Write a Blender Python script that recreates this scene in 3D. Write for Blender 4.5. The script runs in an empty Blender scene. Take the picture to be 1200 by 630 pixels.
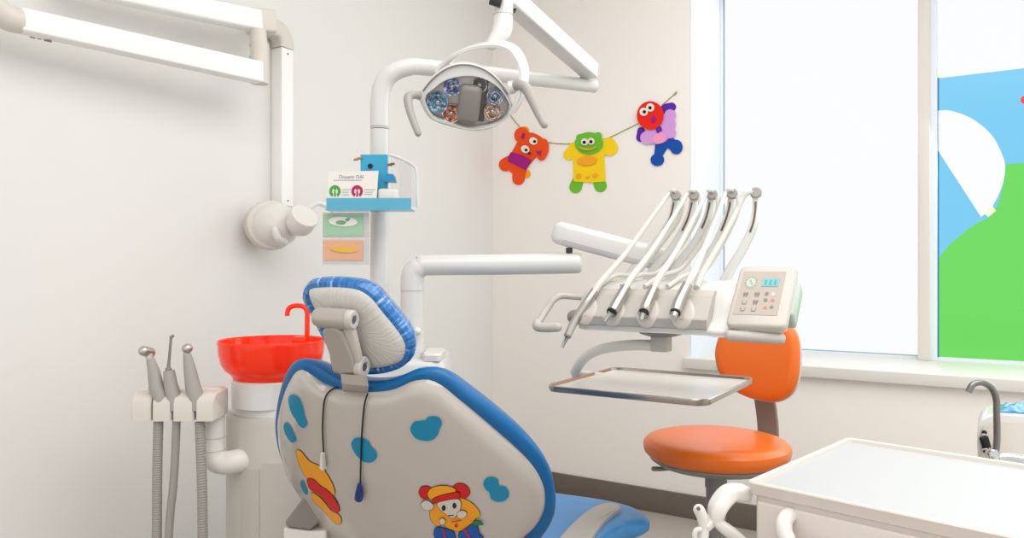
import bpy, bmesh, math, random
from mathutils import Vector as V, Matrix
from mathutils.bvhtree import BVHTree
random.seed(7)
S = bpy.context.scene
COL = S.collection
FPX = 880.0
YAW = math.radians(32.2)
CY, SY = math.cos(YAW), math.sin(YAW)
CAM = V((0, 0, 1.1))
YW, XW = 3.23, -2.15           # back wall face, left wall face
XA, YA, ZA = V((1, 0, 0)), V((0, 1, 0)), V((0, 0, 1))
CR, CF = V((CY, SY, 0)), V((-SY, CY, 0))   # camera right / forward on the floor plan

# ------------------------------------------------------------------ geometry helpers
def plan(xc, d, z): return V((CY*xc - SY*d, SY*xc + CY*d, z))
def ray(px, py): return plan((px-600)/FPX, 1.0, -(py-315)/FPX)
def at(px, py, d): return CAM + ray(px, py)*d
def onY(px, py, y): r = ray(px, py); return CAM + r*(y/r.y)
def onX(px, py, x): r = ray(px, py); return CAM + r*(x/r.x)
def onZ(px, py, z): r = ray(px, py); return CAM + r*((z-1.1)/r.z)

def spline(pts, n=6, closed=False):
    P = [V(p) for p in pts]; out = []; N = len(P)
    for i in range(N if closed else N-1):
        if closed: p0, p1, p2, p3 = P[(i-1) % N], P[i], P[(i+1) % N], P[(i+2) % N]
        else: p0, p1, p2, p3 = P[max(i-1, 0)], P[i], P[i+1], P[min(i+2, N-1)]
        for k in range(n):
            t = k/n
            out.append(.5*((2*p1)+(p2-p0)*t+(2*p0-5*p1+4*p2-p3)*t*t+(3*p1-p0-3*p2+p3)*t**3))
    if not closed: out.append(P[-1])
    return out
def resample(pts, n):
    P = pts+[pts[0]]; L = [0]
    for a, b in zip(P, P[1:]): L.append(L[-1]+(b-a).length)
    out = []; j = 0
    for k in range(n):
        s = L[-1]*k/n
        while L[j+1] < s: j += 1
        out.append(P[j].lerp(P[j+1], (s-L[j])/max(L[j+1]-L[j], 1e-9)))
    return out
def rrect(w, h, r, n=5):
    out = []
    for cx, cy, a0 in ((w/2-r, h/2-r, 0), (-w/2+r, h/2-r, 90), (-w/2+r, -h/2+r, 180), (w/2-r, -h/2+r, 270)):
        for k in range(n+1):
            a = math.radians(a0+90*k/n); out.append((cx+r*math.cos(a), cy+r*math.sin(a)))
    return out
def ell(cx, cy, rx, ry=None, rot=0, n=24):
    ry = ry or rx; c, s = math.cos(math.radians(rot)), math.sin(math.radians(rot))
    o = []
    for k in range(n):
        a = 2*math.pi*k/n; x, y = rx*math.cos(a), ry*math.sin(a)
        o.append((cx+x*c-y*s, cy+x*s+y*c))
    return o
def inset(poly, d):
    n = len(poly); out = []
    area = sum(poly[i].x*poly[(i+1) % n].y-poly[(i+1) % n].x*poly[i].y for i in range(n))
    sg = 1 if area > 0 else -1
    for i in range(n):
        t = (poly[(i+1) % n]-poly[i-1]).normalized()
        out.append(poly[i]+V((-t.y, t.x))*d*sg)
    if n > 70 and d > .008:
        for _ in range(int(d*500)): out = [(out[i-1]+out[i]*2+out[(i+1) % n])/4 for i in range(n)]
    return out

class MB:
    def __init__(s): s.bm = bmesh.new(); s.mi = 0
    def face(s, vs):
        try: f = s.bm.faces.new(vs); f.material_index = s.mi; return f
        except ValueError: return None
    def rings(s, R, closed=True, cap0=True, cap1=True):
        VR = [[s.bm.verts.new(p) for p in r] for r in R]
        for a, b in zip(VR, VR[1:]):
            n = len(a)
            for i in range(n if closed else n-1): s.face((a[i], a[(i+1) % n], b[(i+1) % n], b[i]))
        if cap0: s.face(list(reversed(VR[0])))
        if cap1: s.face(VR[-1])
        return VR
    def tube(s, pts, r, n=12, rnd=False, flat=None):
        P = [V(p) for p in pts]; N = len(P)
        rr = r if isinstance(r, (list, tuple)) else [r]*N
        if len(rr) != N: rr = [rr[min(int(i*(len(rr)-1)/(N-1)), len(rr)-2)]*(1-((i*(len(rr)-1)/(N-1)) % 1 if i < N-1 else 1))+rr[min(int(i*(len(rr)-1)/(N-1)), len(rr)-2)+1]*((i*(len(rr)-1)/(N-1)) % 1 if i < N-1 else 1) for i in range(N)]
        T = [(P[min(i+1, N-1)]-P[max(i-1, 0)]).normalized() for i in range(N)]
        u = T[0].orthogonal().normalized() if flat is None else (flat-T[0]*flat.dot(T[0])).normalized()
        R = []
        def ring(c, t, u, q):
            w = t.cross(u); fy = 1.0
            return [c+(u*math.cos(2*math.pi*k/n)+w*math.sin(2*math.pi*k/n))*q for k in range(n)]
        for i in range(N):
            u = (u-T[i]*u.dot(T[i])).normalized()
            if rnd and i == 0:
                for a in (80, 50, 25): R.append(ring(P[0]-T[0]*rr[0]*math.sin(math.radians(a)), T[0], u, rr[0]*math.cos(math.radians(a))))
            R.append(ring(P[i], T[i], u, rr[i]))
            if rnd and i == N-1:
                for a in (25, 50, 80): R.append(ring(P[i]+T[i]*rr[i]*math.sin(math.radians(a)), T[i], u, rr[i]*math.cos(math.radians(a))))
        s.rings(R); return s
    def lathe(s, prof, o, ax=ZA, n=40):
        ax = V(ax).normalized(); u = ax.orthogonal().normalized(); w = ax.cross(u); o = V(o)
        R = [[o+ax*h+(u*math.cos(2*math.pi*k/n)+w*math.sin(2*math.pi*k/n))*max(r, 1e-4) for k in range(n)] for r, h in prof]
        s.rings(R); return s
    def prism(s, pts, d):
        d = V(d); A = [s.bm.verts.new(V(p)) for p in pts]; B = [s.bm.verts.new(V(p)+d) for p in pts]; n = len(A)
        s.face(list(reversed(A))); s.face(B)
        for i in range(n): s.face((A[i], A[(i+1) % n], B[(i+1) % n], B[i]))
        return s
    def merge(s, tb):
        m = {v: s.bm.verts.new(v.co) for v in tb.verts}
        for f in tb.faces: s.face([m[v] for v in f.verts])
        tb.free()
    def obox(s, c, sz, ax=XA, ay=YA, az=ZA, bev=0, seg=3, taper=None):
        tb = bmesh.new(); c = V(c)
        vs = []
        for k in (-1, 1):
            q = (taper if (taper and k == 1) else 1)
            for i, j in ((-1, -1), (1, -1), (1, 1), (-1, 1)):
                vs.append(tb.verts.new(c+ax*(i*sz[0]/2*q)+ay*(j*sz[1]/2*q)+az*(k*sz[2]/2)))
        for f in ((3, 2, 1, 0), (4, 5, 6, 7), (0, 1, 5, 4), (1, 2, 6, 5), (2, 3, 7, 6), (3, 0, 4, 7)): tb.faces.new([vs[i] for i in f])
        if bev: bmesh.ops.bevel(tb, geom=tb.edges[:], offset=bev, segments=seg, profile=.5, affect='EDGES')
        s.merge(tb); return s
    def aabb(s, a, b, bev=0):
        a, b = V(a), V(b); return s.obox((a+b)/2, [abs(x) for x in (b-a)], bev=bev)
    def bar(s, p0, p1, w, h, up=ZA, bev=0, w1=None, h1=None):
        p0, p1 = V(p0), V(p1); t = (p1-p0).normalized(); sd = t.cross(up).normalized(); u = sd.cross(t)
        w1 = w1 or w; h1 = h1 or h
        tb = bmesh.new(); vs = []
        for p, ww, hh in ((p0, w, h), (p1, w1, h1)):
            for i, j in ((-1, -1), (1, -1), (1, 1), (-1, 1)): vs.append(tb.verts.new(p+sd*(i*ww/2)+u*(j*hh/2)))
        for f in ((3, 2, 1, 0), (4, 5, 6, 7), (0, 1, 5, 4), (1, 2, 6, 5), (2, 3, 7, 6), (3, 0, 4, 7)): tb.faces.new([vs[i] for i in f])
        if bev: bmesh.ops.bevel(tb, geom=tb.edges[:], offset=bev, segments=3, profile=.5, affect='EDGES')
        s.merge(tb); return s
    def ball(s, c, r, sx=XA, sy=YA, sz=ZA, q=(1, 1, 1), n=24, m=14):
        R = []
        for i in range(m+1):
            a = math.pi*(i/m-.5); rr = max(math.cos(a), 1e-3)
            R.append([V(c)+(sx*(math.cos(2*math.pi*k/n)*rr*q[0])+sy*(math.sin(2*math.pi*k/n)*rr*q[1])+sz*(math.sin(a)*q[2]))*r for k in range(n)])
        s.rings(R); return s
    def pillow(s, outline, surf, prof, n0=None, n1=None, dome0=0, dome1=0):
        """outline: 2-D Vectors; surf(w,t,n)->world; prof: (inset, n) rings from one side to the other."""
        O = outline; R = []
        def cap(ring, n, dome, rev):
            c = sum(ring, V((0, 0)))/len(ring); out = []
            for q in (.82, .62, .42, .22, .03):
                out.append([surf(*(c+(p-c)*q), n+dome*(1-q*q)) for p in ring])
            return list(reversed(out)) if rev else out
        r2 = [inset(O, a) if a else list(O) for a, n in prof]
        R += cap(r2[0], prof[0][1], dome0, True)
        R += [[surf(p.x, p.y, n) for p in q] for q, (a, n) in zip(r2, prof)]
        R += cap(r2[-1], prof[-1][1], dome1, False)
        s.rings(R); return s
    def build(s, name, mats, parent=None, origin=None, sharp=38):
        bmesh.ops.recalc_face_normals(s.bm, faces=s.bm.faces[:])
        off = WOFF[parent.name] if parent else V(origin or (0, 0, 0))
        for v in s.bm.verts: v.co -= off
        me = bpy.data.meshes.new(name); s.bm.to_mesh(me); s.bm.free()
        for m in (mats if isinstance(mats, (list, tuple)) else [mats]): me.materials.append(m)
        me.polygons.foreach_set('use_smooth', [True]*len(me.polygons))
        me.set_sharp_from_angle(angle=math.radians(sharp))
        o = bpy.data.objects.new(name, me); COL.objects.link(o)
        if parent: o.parent = parent
        else: o.location = off
        WOFF[o.name] = off.copy()
        return o
WOFF = {}
def tag(o, label=None, cat=None, group=None, kind=None):
    for k, v in (('label', label), ('category', cat), ('group', group), ('kind', kind)):
        if v: o[k] = v
    return o
def thing(name, loc, label, cat, group=None):
    o = bpy.data.objects.new(name, None); COL.objects.link(o); o.location = loc; o.empty_display_size = .05
    WOFF[o.name] = V(loc); return tag(o, label, cat, group)

# ------------------------------------------------------------------ materials
def srgb(c, k=1):
    return tuple(k*((x/255)/12.92 if x/255 <= .04045 else ((x/255+.055)/1.055)**2.4) for x in c)+(1,)
def mat(name, c, rough=.5, metal=0, bump=0, bscale=40, var=0, trans=0, emit=0, ecol=None, coat=0, spec=.5, ior=1.45, alpha=1, k=.8):
    m = bpy.data.materials.new(name); m.use_nodes = True; nt = m.node_tree; b = nt.nodes['Principled BSDF']
    b.inputs['Base Color'].default_value = srgb(c, k); b.inputs['Roughness'].default_value = rough; b.inputs['Metallic'].default_value = metal
    b.inputs['Transmission Weight'].default_value = trans; b.inputs['IOR'].default_value = ior; b.inputs['Coat Weight'].default_value = coat
    b.inputs['Coat Roughness'].default_value = .08
    b.inputs['Specular IOR Level'].default_value = spec; b.inputs['Alpha'].default_value = alpha
    if emit: b.inputs['Emission Strength'].default_value = emit; b.inputs['Emission Color'].default_value = srgb(ecol or c)
    if bump or var:
        tc = nt.nodes.new('ShaderNodeTexCoord'); no = nt.nodes.new('ShaderNodeTexNoise')
        no.inputs['Scale'].default_value = bscale; no.inputs['Detail'].default_value = 5
        nt.links.new(tc.outputs['Object'], no.inputs['Vector'])
        if bump:
            bp = nt.nodes.new('ShaderNodeBump'); bp.inputs['Strength'].default_value = bump; bp.inputs['Distance'].default_value = .01
            nt.links.new(no.outputs['Fac'], bp.inputs['Height']); nt.links.new(bp.outputs['Normal'], b.inputs['Normal'])
        if var:
            mx = nt.nodes.new('ShaderNodeMix'); mx.data_type = 'RGBA'
            mx.inputs['A'].default_value = srgb([max(0, x-var) for x in c], k); mx.inputs['B'].default_value = srgb([min(255, x+var) for x in c], k)
            nt.links.new(no.outputs['Fac'], mx.inputs['Factor']); nt.links.new(mx.outputs['Result'], b.inputs['Base Color'])
    return m
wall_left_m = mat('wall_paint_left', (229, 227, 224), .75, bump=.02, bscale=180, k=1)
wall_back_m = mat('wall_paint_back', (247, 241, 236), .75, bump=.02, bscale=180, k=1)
reveal_m = mat('window_frame_white', (232, 238, 246), .5, bump=.01, k=0.95)
mullion_m = mat('mullion_beige', (226, 220, 212), .5, bump=.01, k=0.93)
sill_m = mat('sill_white', (236, 232, 227), .32, bump=.01, k=.9)
ceil_m = mat('ceiling_paint', (244, 243, 240), .8, bump=.02, k=1)
floor_m = mat('floor_vinyl', (174, 165, 157), .4, bump=.015, bscale=200, var=5, k=1)
base_m = mat('baseboard_taupe', (126, 114, 106), .5, bump=.01, var=4)
pane_m = mat('frosted_pane', (60, 64, 68), .5, emit=.95, ecol=(252, 253, 255), spec=.1)  # emission stands in for daylight behind the frosted glass
film_blue = mat('film_blue', (20, 50, 70), .22, emit=.95, ecol=(118, 202, 240))  # all film colours glow by emission, in place of daylight shining through
film_green = mat('film_green', (16, 44, 14), .2, emit=.95, ecol=(108, 219, 92))
film_white = mat('film_white', (60, 64, 68), .35, emit=.95, ecol=(252, 253, 255), spec=.1)
film_yellow = mat('film_pale_yellow', (200, 210, 150), .35, emit=.6, ecol=(236, 245, 200))
film_red = mat('film_red', (200, 30, 40), .35, emit=.5, ecol=(235, 60, 80))
glass_edge = mat('glass_edge', (60, 140, 180), .3)
edge_pale = mat('glass_edge_pale', (176, 198, 210), .3)
white_gl = mat('white_gloss_plastic', (219, 217, 214), .22, bump=.003, coat=.3, k=1.0)
white_pl = mat('white_plastic', (232, 228, 222), .35, bump=.004, k=0.93)
warm_pl = mat('warm_white_plastic', (222, 215, 206), .4, bump=.004, k=0.93)
shell_m = mat('shell_white_gloss', (226, 218, 209), .14, bump=.002, coat=.9, k=.68)
body_m = mat('unit_body_white', (230, 223, 213), .35, bump=.004, k=.70)
gray_pl = mat('gray_plastic', (196, 190, 183), .42, bump=.004, k=0.93)
gray_dk = mat('dark_gray_plastic', (150, 144, 138), .45, bump=.004)
gray_md = mat('mid_gray_plastic', (172, 167, 162), .42, bump=.004, k=0.93)
joint_dark = mat('joint_dark', (58, 60, 62), .5, bump=.004)
black_m = mat('black_rubber', (22, 22, 24), .55, bump=.01)
blue_vinyl = mat('blue_vinyl', (6, 112, 180), .34, bump=.02, bscale=300, k=0.75)
blue_seat = mat('blue_seat_vinyl', (74, 148, 212), .36, bump=.02, bscale=300, k=0.98)
orange_vinyl = mat('orange_vinyl', (240, 116, 36), .3, bump=.02, bscale=300, k=0.98)
steel = mat('brushed_steel', (216, 212, 206), .3, 1, bump=.01, bscale=150)
chrome = mat('chrome', (222, 222, 222), .08, 1, bump=.001)
tap_m = mat('tap_steel', (150, 148, 145), .28, 1, bump=.002)
bracket_m = mat('bracket_metal', (190, 182, 173), .38, .45, bump=.006, k=0.93)
red_ac = mat('red_acrylic', (250, 52, 18), .12, trans=.15, emit=.21, ecol=(255, 56, 16), bump=.001)  # small emission brightens the red, in place of light passing through the bowl
hose_m = mat('hose_gray', (176, 171, 164), .5, bump=.01)
hose_lt = mat('hose_light', (220, 217, 210), .35, bump=.005, k=0.98)
whip_m = mat('whip_plastic', (226, 226, 222), .3, bump=.003, k=0.98)
slot_m = mat('slot_brown', (120, 104, 92), .5, bump=.003)
cyan_ac = mat('cyan_acrylic', (104, 194, 224), .2, emit=.06, alpha=.85, bump=.001)  # faint emission added to lighten the acrylic, not a light source
cyan_pp = mat('cyan_card', (66, 184, 224), .5, bump=.004)
clear_ac = mat('clear_acrylic', (250, 252, 253), .08, trans=.92, alpha=.3, bump=.001)
clear_ed = mat('acrylic_edge', (240, 242, 242), .2, alpha=.75, bump=.001, k=0.98)
paper = mat('white_paper', (240, 233, 226), .7, bump=.004, k=0.98)
txt_bl = mat('print_blue', (92, 134, 170), .7, bump=.002)
txt_gr = mat('print_gray', (190, 186, 186), .7, bump=.002)
pr_green = mat('print_green', (80, 178, 70), .6, bump=.002)
pr_mag = mat('print_magenta', (200, 26, 104), .6, bump=.002)
env_m = mat('plastic_envelope', (236, 232, 228), .3, alpha=.55, bump=.003)
card_green = mat('card_green', (180, 222, 186), .5, bump=.004)
card_orange = mat('card_orange', (250, 190, 154), .5, bump=.004, var=6)
card_yel = mat('card_yellow', (252, 200, 84), .5, bump=.004)
wood_m = mat('peg_wood', (200, 146, 98), .6, bump=.02, var=14)
wood_d = mat('peg_wood_dark', (140, 96, 84), .6, bump=.02, var=14)
tooth_blue = mat('pack_blue', (40, 150, 206), .3, bump=.01)
f_or = mat('felt_orange', (245, 82, 18), .9, bump=.15, bscale=700, k=0.98)
f_pu = mat('felt_purple', (168, 22, 128), .9, bump=.15, bscale=700, k=0.98)
f_ye = mat('felt_yellow', (253, 214, 20), .9, bump=.15, bscale=700, k=0.98)
f_am = mat('felt_amber', (250, 172, 40), .9, bump=.15, bscale=700, k=0.98)
f_gr = mat('felt_green', (112, 192, 52), .9, bump=.15, bscale=700, k=0.98)
f_re = mat('felt_red', (240, 34, 14), .9, bump=.15, bscale=700, k=0.98)
f_la = mat('felt_lavender', (216, 160, 226), .9, bump=.15, bscale=700, k=0.98)
f_pi = mat('felt_pink', (248, 160, 200), .9, bump=.15, bscale=700, k=0.98)
f_vi = mat('felt_violet', (92, 40, 170), .9, bump=.15, bscale=700, k=0.98)
f_bl = mat('felt_blue', (16, 78, 172), .9, bump=.15, bscale=700, k=0.98)
f_wh = mat('felt_white', (246, 238, 226), .9, bump=.15, bscale=700, k=0.98)
f_bk = mat('felt_black', (24, 24, 40), .9, bump=.15, bscale=700)
cord_m = mat('cord_olive', (186, 184, 108), .8, bump=.1, bscale=500)
lcd_m = mat('lcd_cyan', (130, 200, 204), .4, emit=0, bump=.001)
lcd_tx = mat('lcd_digits', (96, 172, 184), .4, bump=.001)
rest_m = mat('rest_beige', (206, 198, 190), .4, bump=.003, k=0.93)
keypad_m = mat('keypad_plastic', (203, 195, 187), .42, bump=.003, k=0.93)
panel_m = mat('panel_face', (186, 174, 164), .5, bump=.002, k=0.93)
icon_m = mat('icon_gray', (146, 138, 132), .5, bump=.001)
icon_lt = mat('icon_light', (212, 214, 202), .5, bump=.001)
icon_or = mat('icon_orange', (200, 146, 112), .5, bump=.001)
icon_gn = mat('icon_green', (150, 196, 160), .5, bump=.001)
tray_in = mat('tray_steel_satin', (234, 229, 222), .28, .15, bump=.003, k=0.98)
tray_rim = mat('tray_rim', (196, 188, 180), .22, .85, bump=.003)
green_gl = mat('pale_green_side', (205, 215, 206), .3, bump=.002)
sub_gray = mat('stool_gray', (150, 148, 142), .45, bump=.006)
stool_br = mat('stool_bracket', (166, 146, 134), .42, .2, bump=.004)
cart_m = mat('cart_white', (222, 214, 205), .36, bump=.004, k=.92)
cart_top = mat('cart_top_white', (218, 219, 220), .42, bump=.004, k=.68)
refl_dk = mat('lamp_inside', (236, 234, 231), .25, .2, bump=.003)
def glass_mat():
    m = bpy.data.materials.new('lamp_glass'); m.use_nodes = True; nt = m.node_tree; nt.nodes.clear()
    o = nt.nodes.new('ShaderNodeOutputMaterial'); mx = nt.nodes.new('ShaderNodeMixShader'); t = nt.nodes.new('ShaderNodeBsdfTransparent'); g = nt.nodes.new('ShaderNodeBsdfGlossy'); g.inputs['Roughness'].default_value = .03
    mx.inputs[0].default_value = .05; nt.links.new(t.outputs[0], mx.inputs[1]); nt.links.new(g.outputs[0], mx.inputs[2]); nt.links.new(mx.outputs[0], o.inputs[0]); return m
lens_m = glass_mat()
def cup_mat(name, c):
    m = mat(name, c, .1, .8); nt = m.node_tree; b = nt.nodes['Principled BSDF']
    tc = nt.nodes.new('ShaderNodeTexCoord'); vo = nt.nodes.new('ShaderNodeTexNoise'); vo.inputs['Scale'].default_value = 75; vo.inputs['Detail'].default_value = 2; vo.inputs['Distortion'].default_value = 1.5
    cr = nt.nodes.new('ShaderNodeValToRGB'); e = cr.color_ramp.elements; e[0].position = .36; e[0].color = srgb([x*.45 for x in c]); e[1].position = .62; e[1].color = srgb((252, 250, 246)); q = e.new(.48); q.color = srgb(c)  # dark, tinted and white mottling paints the cup's reflections into its colour
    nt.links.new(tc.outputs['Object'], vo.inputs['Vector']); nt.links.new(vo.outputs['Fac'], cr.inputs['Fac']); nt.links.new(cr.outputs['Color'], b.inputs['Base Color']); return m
st_cyan = mat('sticker_cyan', (8, 146, 190), .3, bump=.001)
st_edge = mat('sticker_pale_edge', (196, 214, 214), .3, bump=.001)
st_or = mat('sticker_orange', (240, 160, 24), .35, bump=.001, k=0.98)
st_red = mat('sticker_red', (206, 16, 22), .35, bump=.001, k=0.98)
st_blue = mat('sticker_blue', (0, 92, 186), .35, bump=.001)
st_wh = mat('sticker_cream', (232, 224, 214), .35, bump=.001)
st_bk = mat('sticker_black', (34, 26, 22), .35, bump=.001)
st_gn = mat('sticker_green', (26, 140, 90), .35, bump=.001)
cord_bk = mat('black_cord', (16, 16, 18), .5, bump=.01)
tog_bl = mat('toggle_blue', (10, 60, 140), .35, bump=.002)
plate_m = mat('bracket_plate_gray', (186, 178, 168), .4, .2, bump=.006)
xray_m = mat('xray_white_enamel', (244, 243, 241), .3, bump=.002, k=1.0)
knob_m = mat('knob_gray', (206, 201, 195), .35, bump=.003)
knob_in = mat('knob_blue_gray', (80, 96, 116), .4, bump=.002)
def film_mat():
    m = mat('clear_film_over_blue', (40, 116, 186), .22, bump=0); nt = m.node_tree; b = nt.nodes['Principled BSDF']
    at_ = nt.nodes.new('ShaderNodeAttribute'); at_.attribute_name = 'streak'
    tc = nt.nodes.new('ShaderNodeTexCoord'); no = nt.nodes.new('ShaderNodeTexNoise'); no.inputs['Scale'].default_value = 45; no.inputs['Detail'].default_value = 4
    ad = nt.nodes.new('ShaderNodeMath'); ad.operation = 'MULTIPLY'; ad2 = nt.nodes.new('ShaderNodeMath'); ad2.operation = 'MULTIPLY_ADD'; ad2.inputs[1].default_value = 3.6; ad2.inputs[2].default_value = -1.0; ad2.use_clamp = True
    cr = nt.nodes.new('ShaderNodeValToRGB'); e = cr.color_ramp.elements; e[0].position = .03; e[0].color = srgb((6, 98, 170)); e[1].position = .85; e[1].color = srgb((214, 228, 240)); q = e.new(.3); q.color = srgb((40, 126, 192))
    bp = nt.nodes.new('ShaderNodeBump'); bp.inputs['Strength'].default_value = .5; bp.inputs['Distance'].default_value = .003
    nt.links.new(tc.outputs['Object'], no.inputs['Vector']); nt.links.new(no.outputs['Fac'], ad2.inputs[0]); nt.links.new(at_.outputs['Fac'], ad.inputs[0]); nt.links.new(ad2.outputs[0], ad.inputs[1])
    nt.links.new(ad.outputs[0], cr.inputs['Fac']); nt.links.new(cr.outputs['Color'], b.inputs['Base Color']); nt.links.new(ad.outputs[0], bp.inputs['Height']); nt.links.new(bp.outputs['Normal'], b.inputs['Normal'])
    b.inputs['Coat Weight'].default_value = .6; return m
film_blue_rim = film_mat()
head_white = mat('headrest_cover_white', (226, 222, 216), .3, coat=.3, k=.74)
def crease(m):
    nt = m.node_tree; b = nt.nodes['Principled BSDF']; a = nt.nodes.new('ShaderNodeAttribute'); a.attribute_name = 'streak'
    bp = nt.nodes.new('ShaderNodeBump'); bp.inputs['Strength'].default_value = .35; bp.inputs['Distance'].default_value = .003
    nt.links.new(a.outputs['Fac'], bp.inputs['Height']); nt.links.new(bp.outputs['Normal'], b.inputs['Normal'])
crease(head_white)

# ------------------------------------------------------------------ the room
XR, YR = 2.7, -1.7
def box_struct(name, boxes, m, bev=0):
    b = MB()
    for p, q in boxes: b.aabb(p, q, bev)
    return tag(b.build(name, m), kind='structure')
box_struct('floor', [((XW-.1, YR, -.1), (XR, YW+.6, 0))], floor_m)
box_struct('ceiling', [((XW-.1, YR, 2.75), (XR, YW+.6, 2.85))], ceil_m)
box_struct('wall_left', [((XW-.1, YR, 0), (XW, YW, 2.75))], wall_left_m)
WX0 = -1.105
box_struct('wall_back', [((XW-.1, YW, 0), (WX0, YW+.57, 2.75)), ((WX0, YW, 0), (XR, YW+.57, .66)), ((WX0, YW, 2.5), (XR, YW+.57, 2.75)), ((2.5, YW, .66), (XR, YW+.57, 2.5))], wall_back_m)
box_struct('baseboard_back', [((XW, YW-.014, 0), (XR, YW, .105))], base_m, .003)
box_struct('baseboard_left', [((XW, YR, 0), (XW+.014, YW-.014, .105))], base_m, .003)
box_struct('trim_1', [((WX0-.02, YW-.035, .663), (2.5, 3.69, .71))], sill_m, .004)
box_struct('trim_2', [((WX0, YW+.001, .71), (WX0+.006, 3.69, 2.5))], reveal_m)
GY = 3.70
win = thing('window_1', (0.7, GY, .71), None, None); win['kind'] = 'structure'
b = MB()
b.aabb((WX0+.006, 3.655, .71), (WX0+.012, 3.75, 2.5))
b.aabb((WX0, 3.69, .71), (2.5, 3.75, .722)); b.aabb((WX0, 3.66, 2.46), (2.5, 3.75, 2.5)); b.aabb((2.46, 3.66, .71), (2.5, 3.75, 2.5))
b.build('window_frame', reveal_m, win)
b = MB(); b.aabb((-.243, 3.645, .71), (-.197, 3.75, 2.46), .003); b.build('mullion', mullion_m, win)
b = MB(); b.aabb((-.199, 3.66, .71), (-.172, 3.75, 2.46), .002); b.build('mullion', reveal_m, win)
b = MB(); b.aabb((WX0+.012, GY, .722), (-.243, GY+.012, 2.46)); b.build('window_pane', pane_m, win)
b = MB(); b.aabb((-.172, GY, .722), (2.46, GY+.012, 2.46)); b.build('window_pane', pane_m, win)
b = MB(); b.aabb((-.172, GY-.003, .722), (-.166, GY-.0005, 1.92)); b.build('pane_edge', glass_edge, win)
b = MB(); b.aabb((WX0+.012, GY-.003, .722), (-.243, GY-.0005, .727)); b.aabb((WX0+.012, GY-.003, .722), (WX0+.018, GY-.0005, 2.46)); b.build('pane_edge', edge_pale, win)
def filmpoly(name, px, m, off):
    b = MB(); b.prism([onY(x, y, GY-off) for x, y in px], (0, .0004, 0)); return b.build(name, m, win)
b = MB(); b.aabb((-.166, GY-.0015, .724), (2.46, GY-.001, 1.917)); b.build('window_film', film_blue, win)
hill = [V(p) for p in ((1099, 306), (1104, 296.6), (1113, 286), (1126, 275), (1137, 266), (1148, 260), (1156, 256), (1163, 252), (1170, 238), (1176, 214), (1178, 192.5), (1200, 190.6), (1240, 191), (1300, 198), (1360, 214), (1420, 240))]
b = MB(); b.prism([onY(x, y, GY-.002) for x, y in hill]+[V((2.46, GY-.002, 1.1)), V((2.46, GY-.002, .724)), V((-.166, GY-.002, .724))], (0, .0004, 0)); b.build('window_film', film_green, win)
wsh = spline([V((1099, 129.6)), V((1115, 129.8)), V((1140, 139.5)), V((1162, 158)), V((1174, 180)), V((1178, 196)), V((1174, 219)), V((1162, 243)), V((1149.6, 254))], 5)
filmpoly('window_film', [tuple(p) for p in wsh]+[(1099, 176)], film_white, .003)
filmpoly('window_film', [(1154, 250), (1163, 241), (1167, 247), (1158, 254)], film_yellow, .004)
filmpoly('window_film', ell(1201, 117, 5, 5), film_red, .004)

# ------------------------------------------------------------------ cuspidor unit (hidden half stays plausible)
U0 = plan(-.46, 2.08, 0)
unit = thing('cuspidor_unit', U0, 'white dental unit column with a door panel, under the red bowl', 'dental unit')
def stad(x0, x1, d0, d1, r, n=10): return [(x+(x0+x1)/2, y+(d0+d1)/2) for x, y in rrect(x1-x0, d1-d0, r, n)]
def vol(b, pl, zs):
    """pl: outline (xc,d); zs: list of (inset, z)"""
    P = [V(p) for p in pl]
    b.rings([[plan(q.x, q.y, z) for q in (inset(P, a) if a else P)] for a, z in zs])
body_pl = stad(-.787, -.45, 1.93, 2.27, .165)
b = MB(); vol(b, body_pl, [(.02, 0), (.02, .04), (0, .04), (0, .70), (.006, .712), (.02, .716)]); b.build('body', body_m, unit)
b = MB(); vol(b, stad(-.785, -.452, 1.932, 2.268, .16), [(.012, .712), (.012, .722), (.014, .736), (.03, .745), (.07, .748)]); b.build('bowl_deck', white_gl, unit)
b = MB(); b.lathe([(.104, .735), (.104, .80), (.10, .805)], plan(-.652, 2.04, 0)); b.build('bowl_pedestal', white_gl, unit)
# door panel: raised plate following the front
b = MB()
fr = [onp for onp in [(-.705, 1.955), (-.66, 1.935), (-.6, 1.9285), (-.53, 1.9285), (-.44, 1.9285)]]
for (x0, x1, z0, z1) in ((-.704, -.650, .10, .585), (-.64, -.50, .10, .60)):
    b = MB()
    xs = [x0+(x1-x0)*k/8 for k in range(9)]
    def fd(x):
        cx, r = -.622, .165
        return 1.93 if x > cx else 1.93+r-math.sqrt(max(0, r*r-(cx-x)**2))
    b.prism([plan(x, fd(x)-.003, z0) for x in xs]+[plan(x, fd(x)+.01, z0) for x in reversed(xs)], (0, 0, z1-z0))
    b.build('door', body_m, unit)
b = MB(); vol(b, stad(-.50, -.175, 1.94, 2.24, .05), [(0, .70), (0, .845), (.008, .858), (.02, .862)]); b.build('arm_base', white_gl, unit)
b = MB(); vol(b, stad(-.235, -.185, 1.95, 2.1, .015), [(0, .86), (0, .875), (.004, .88)]); b.build('base_cap', white_pl, unit)

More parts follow.
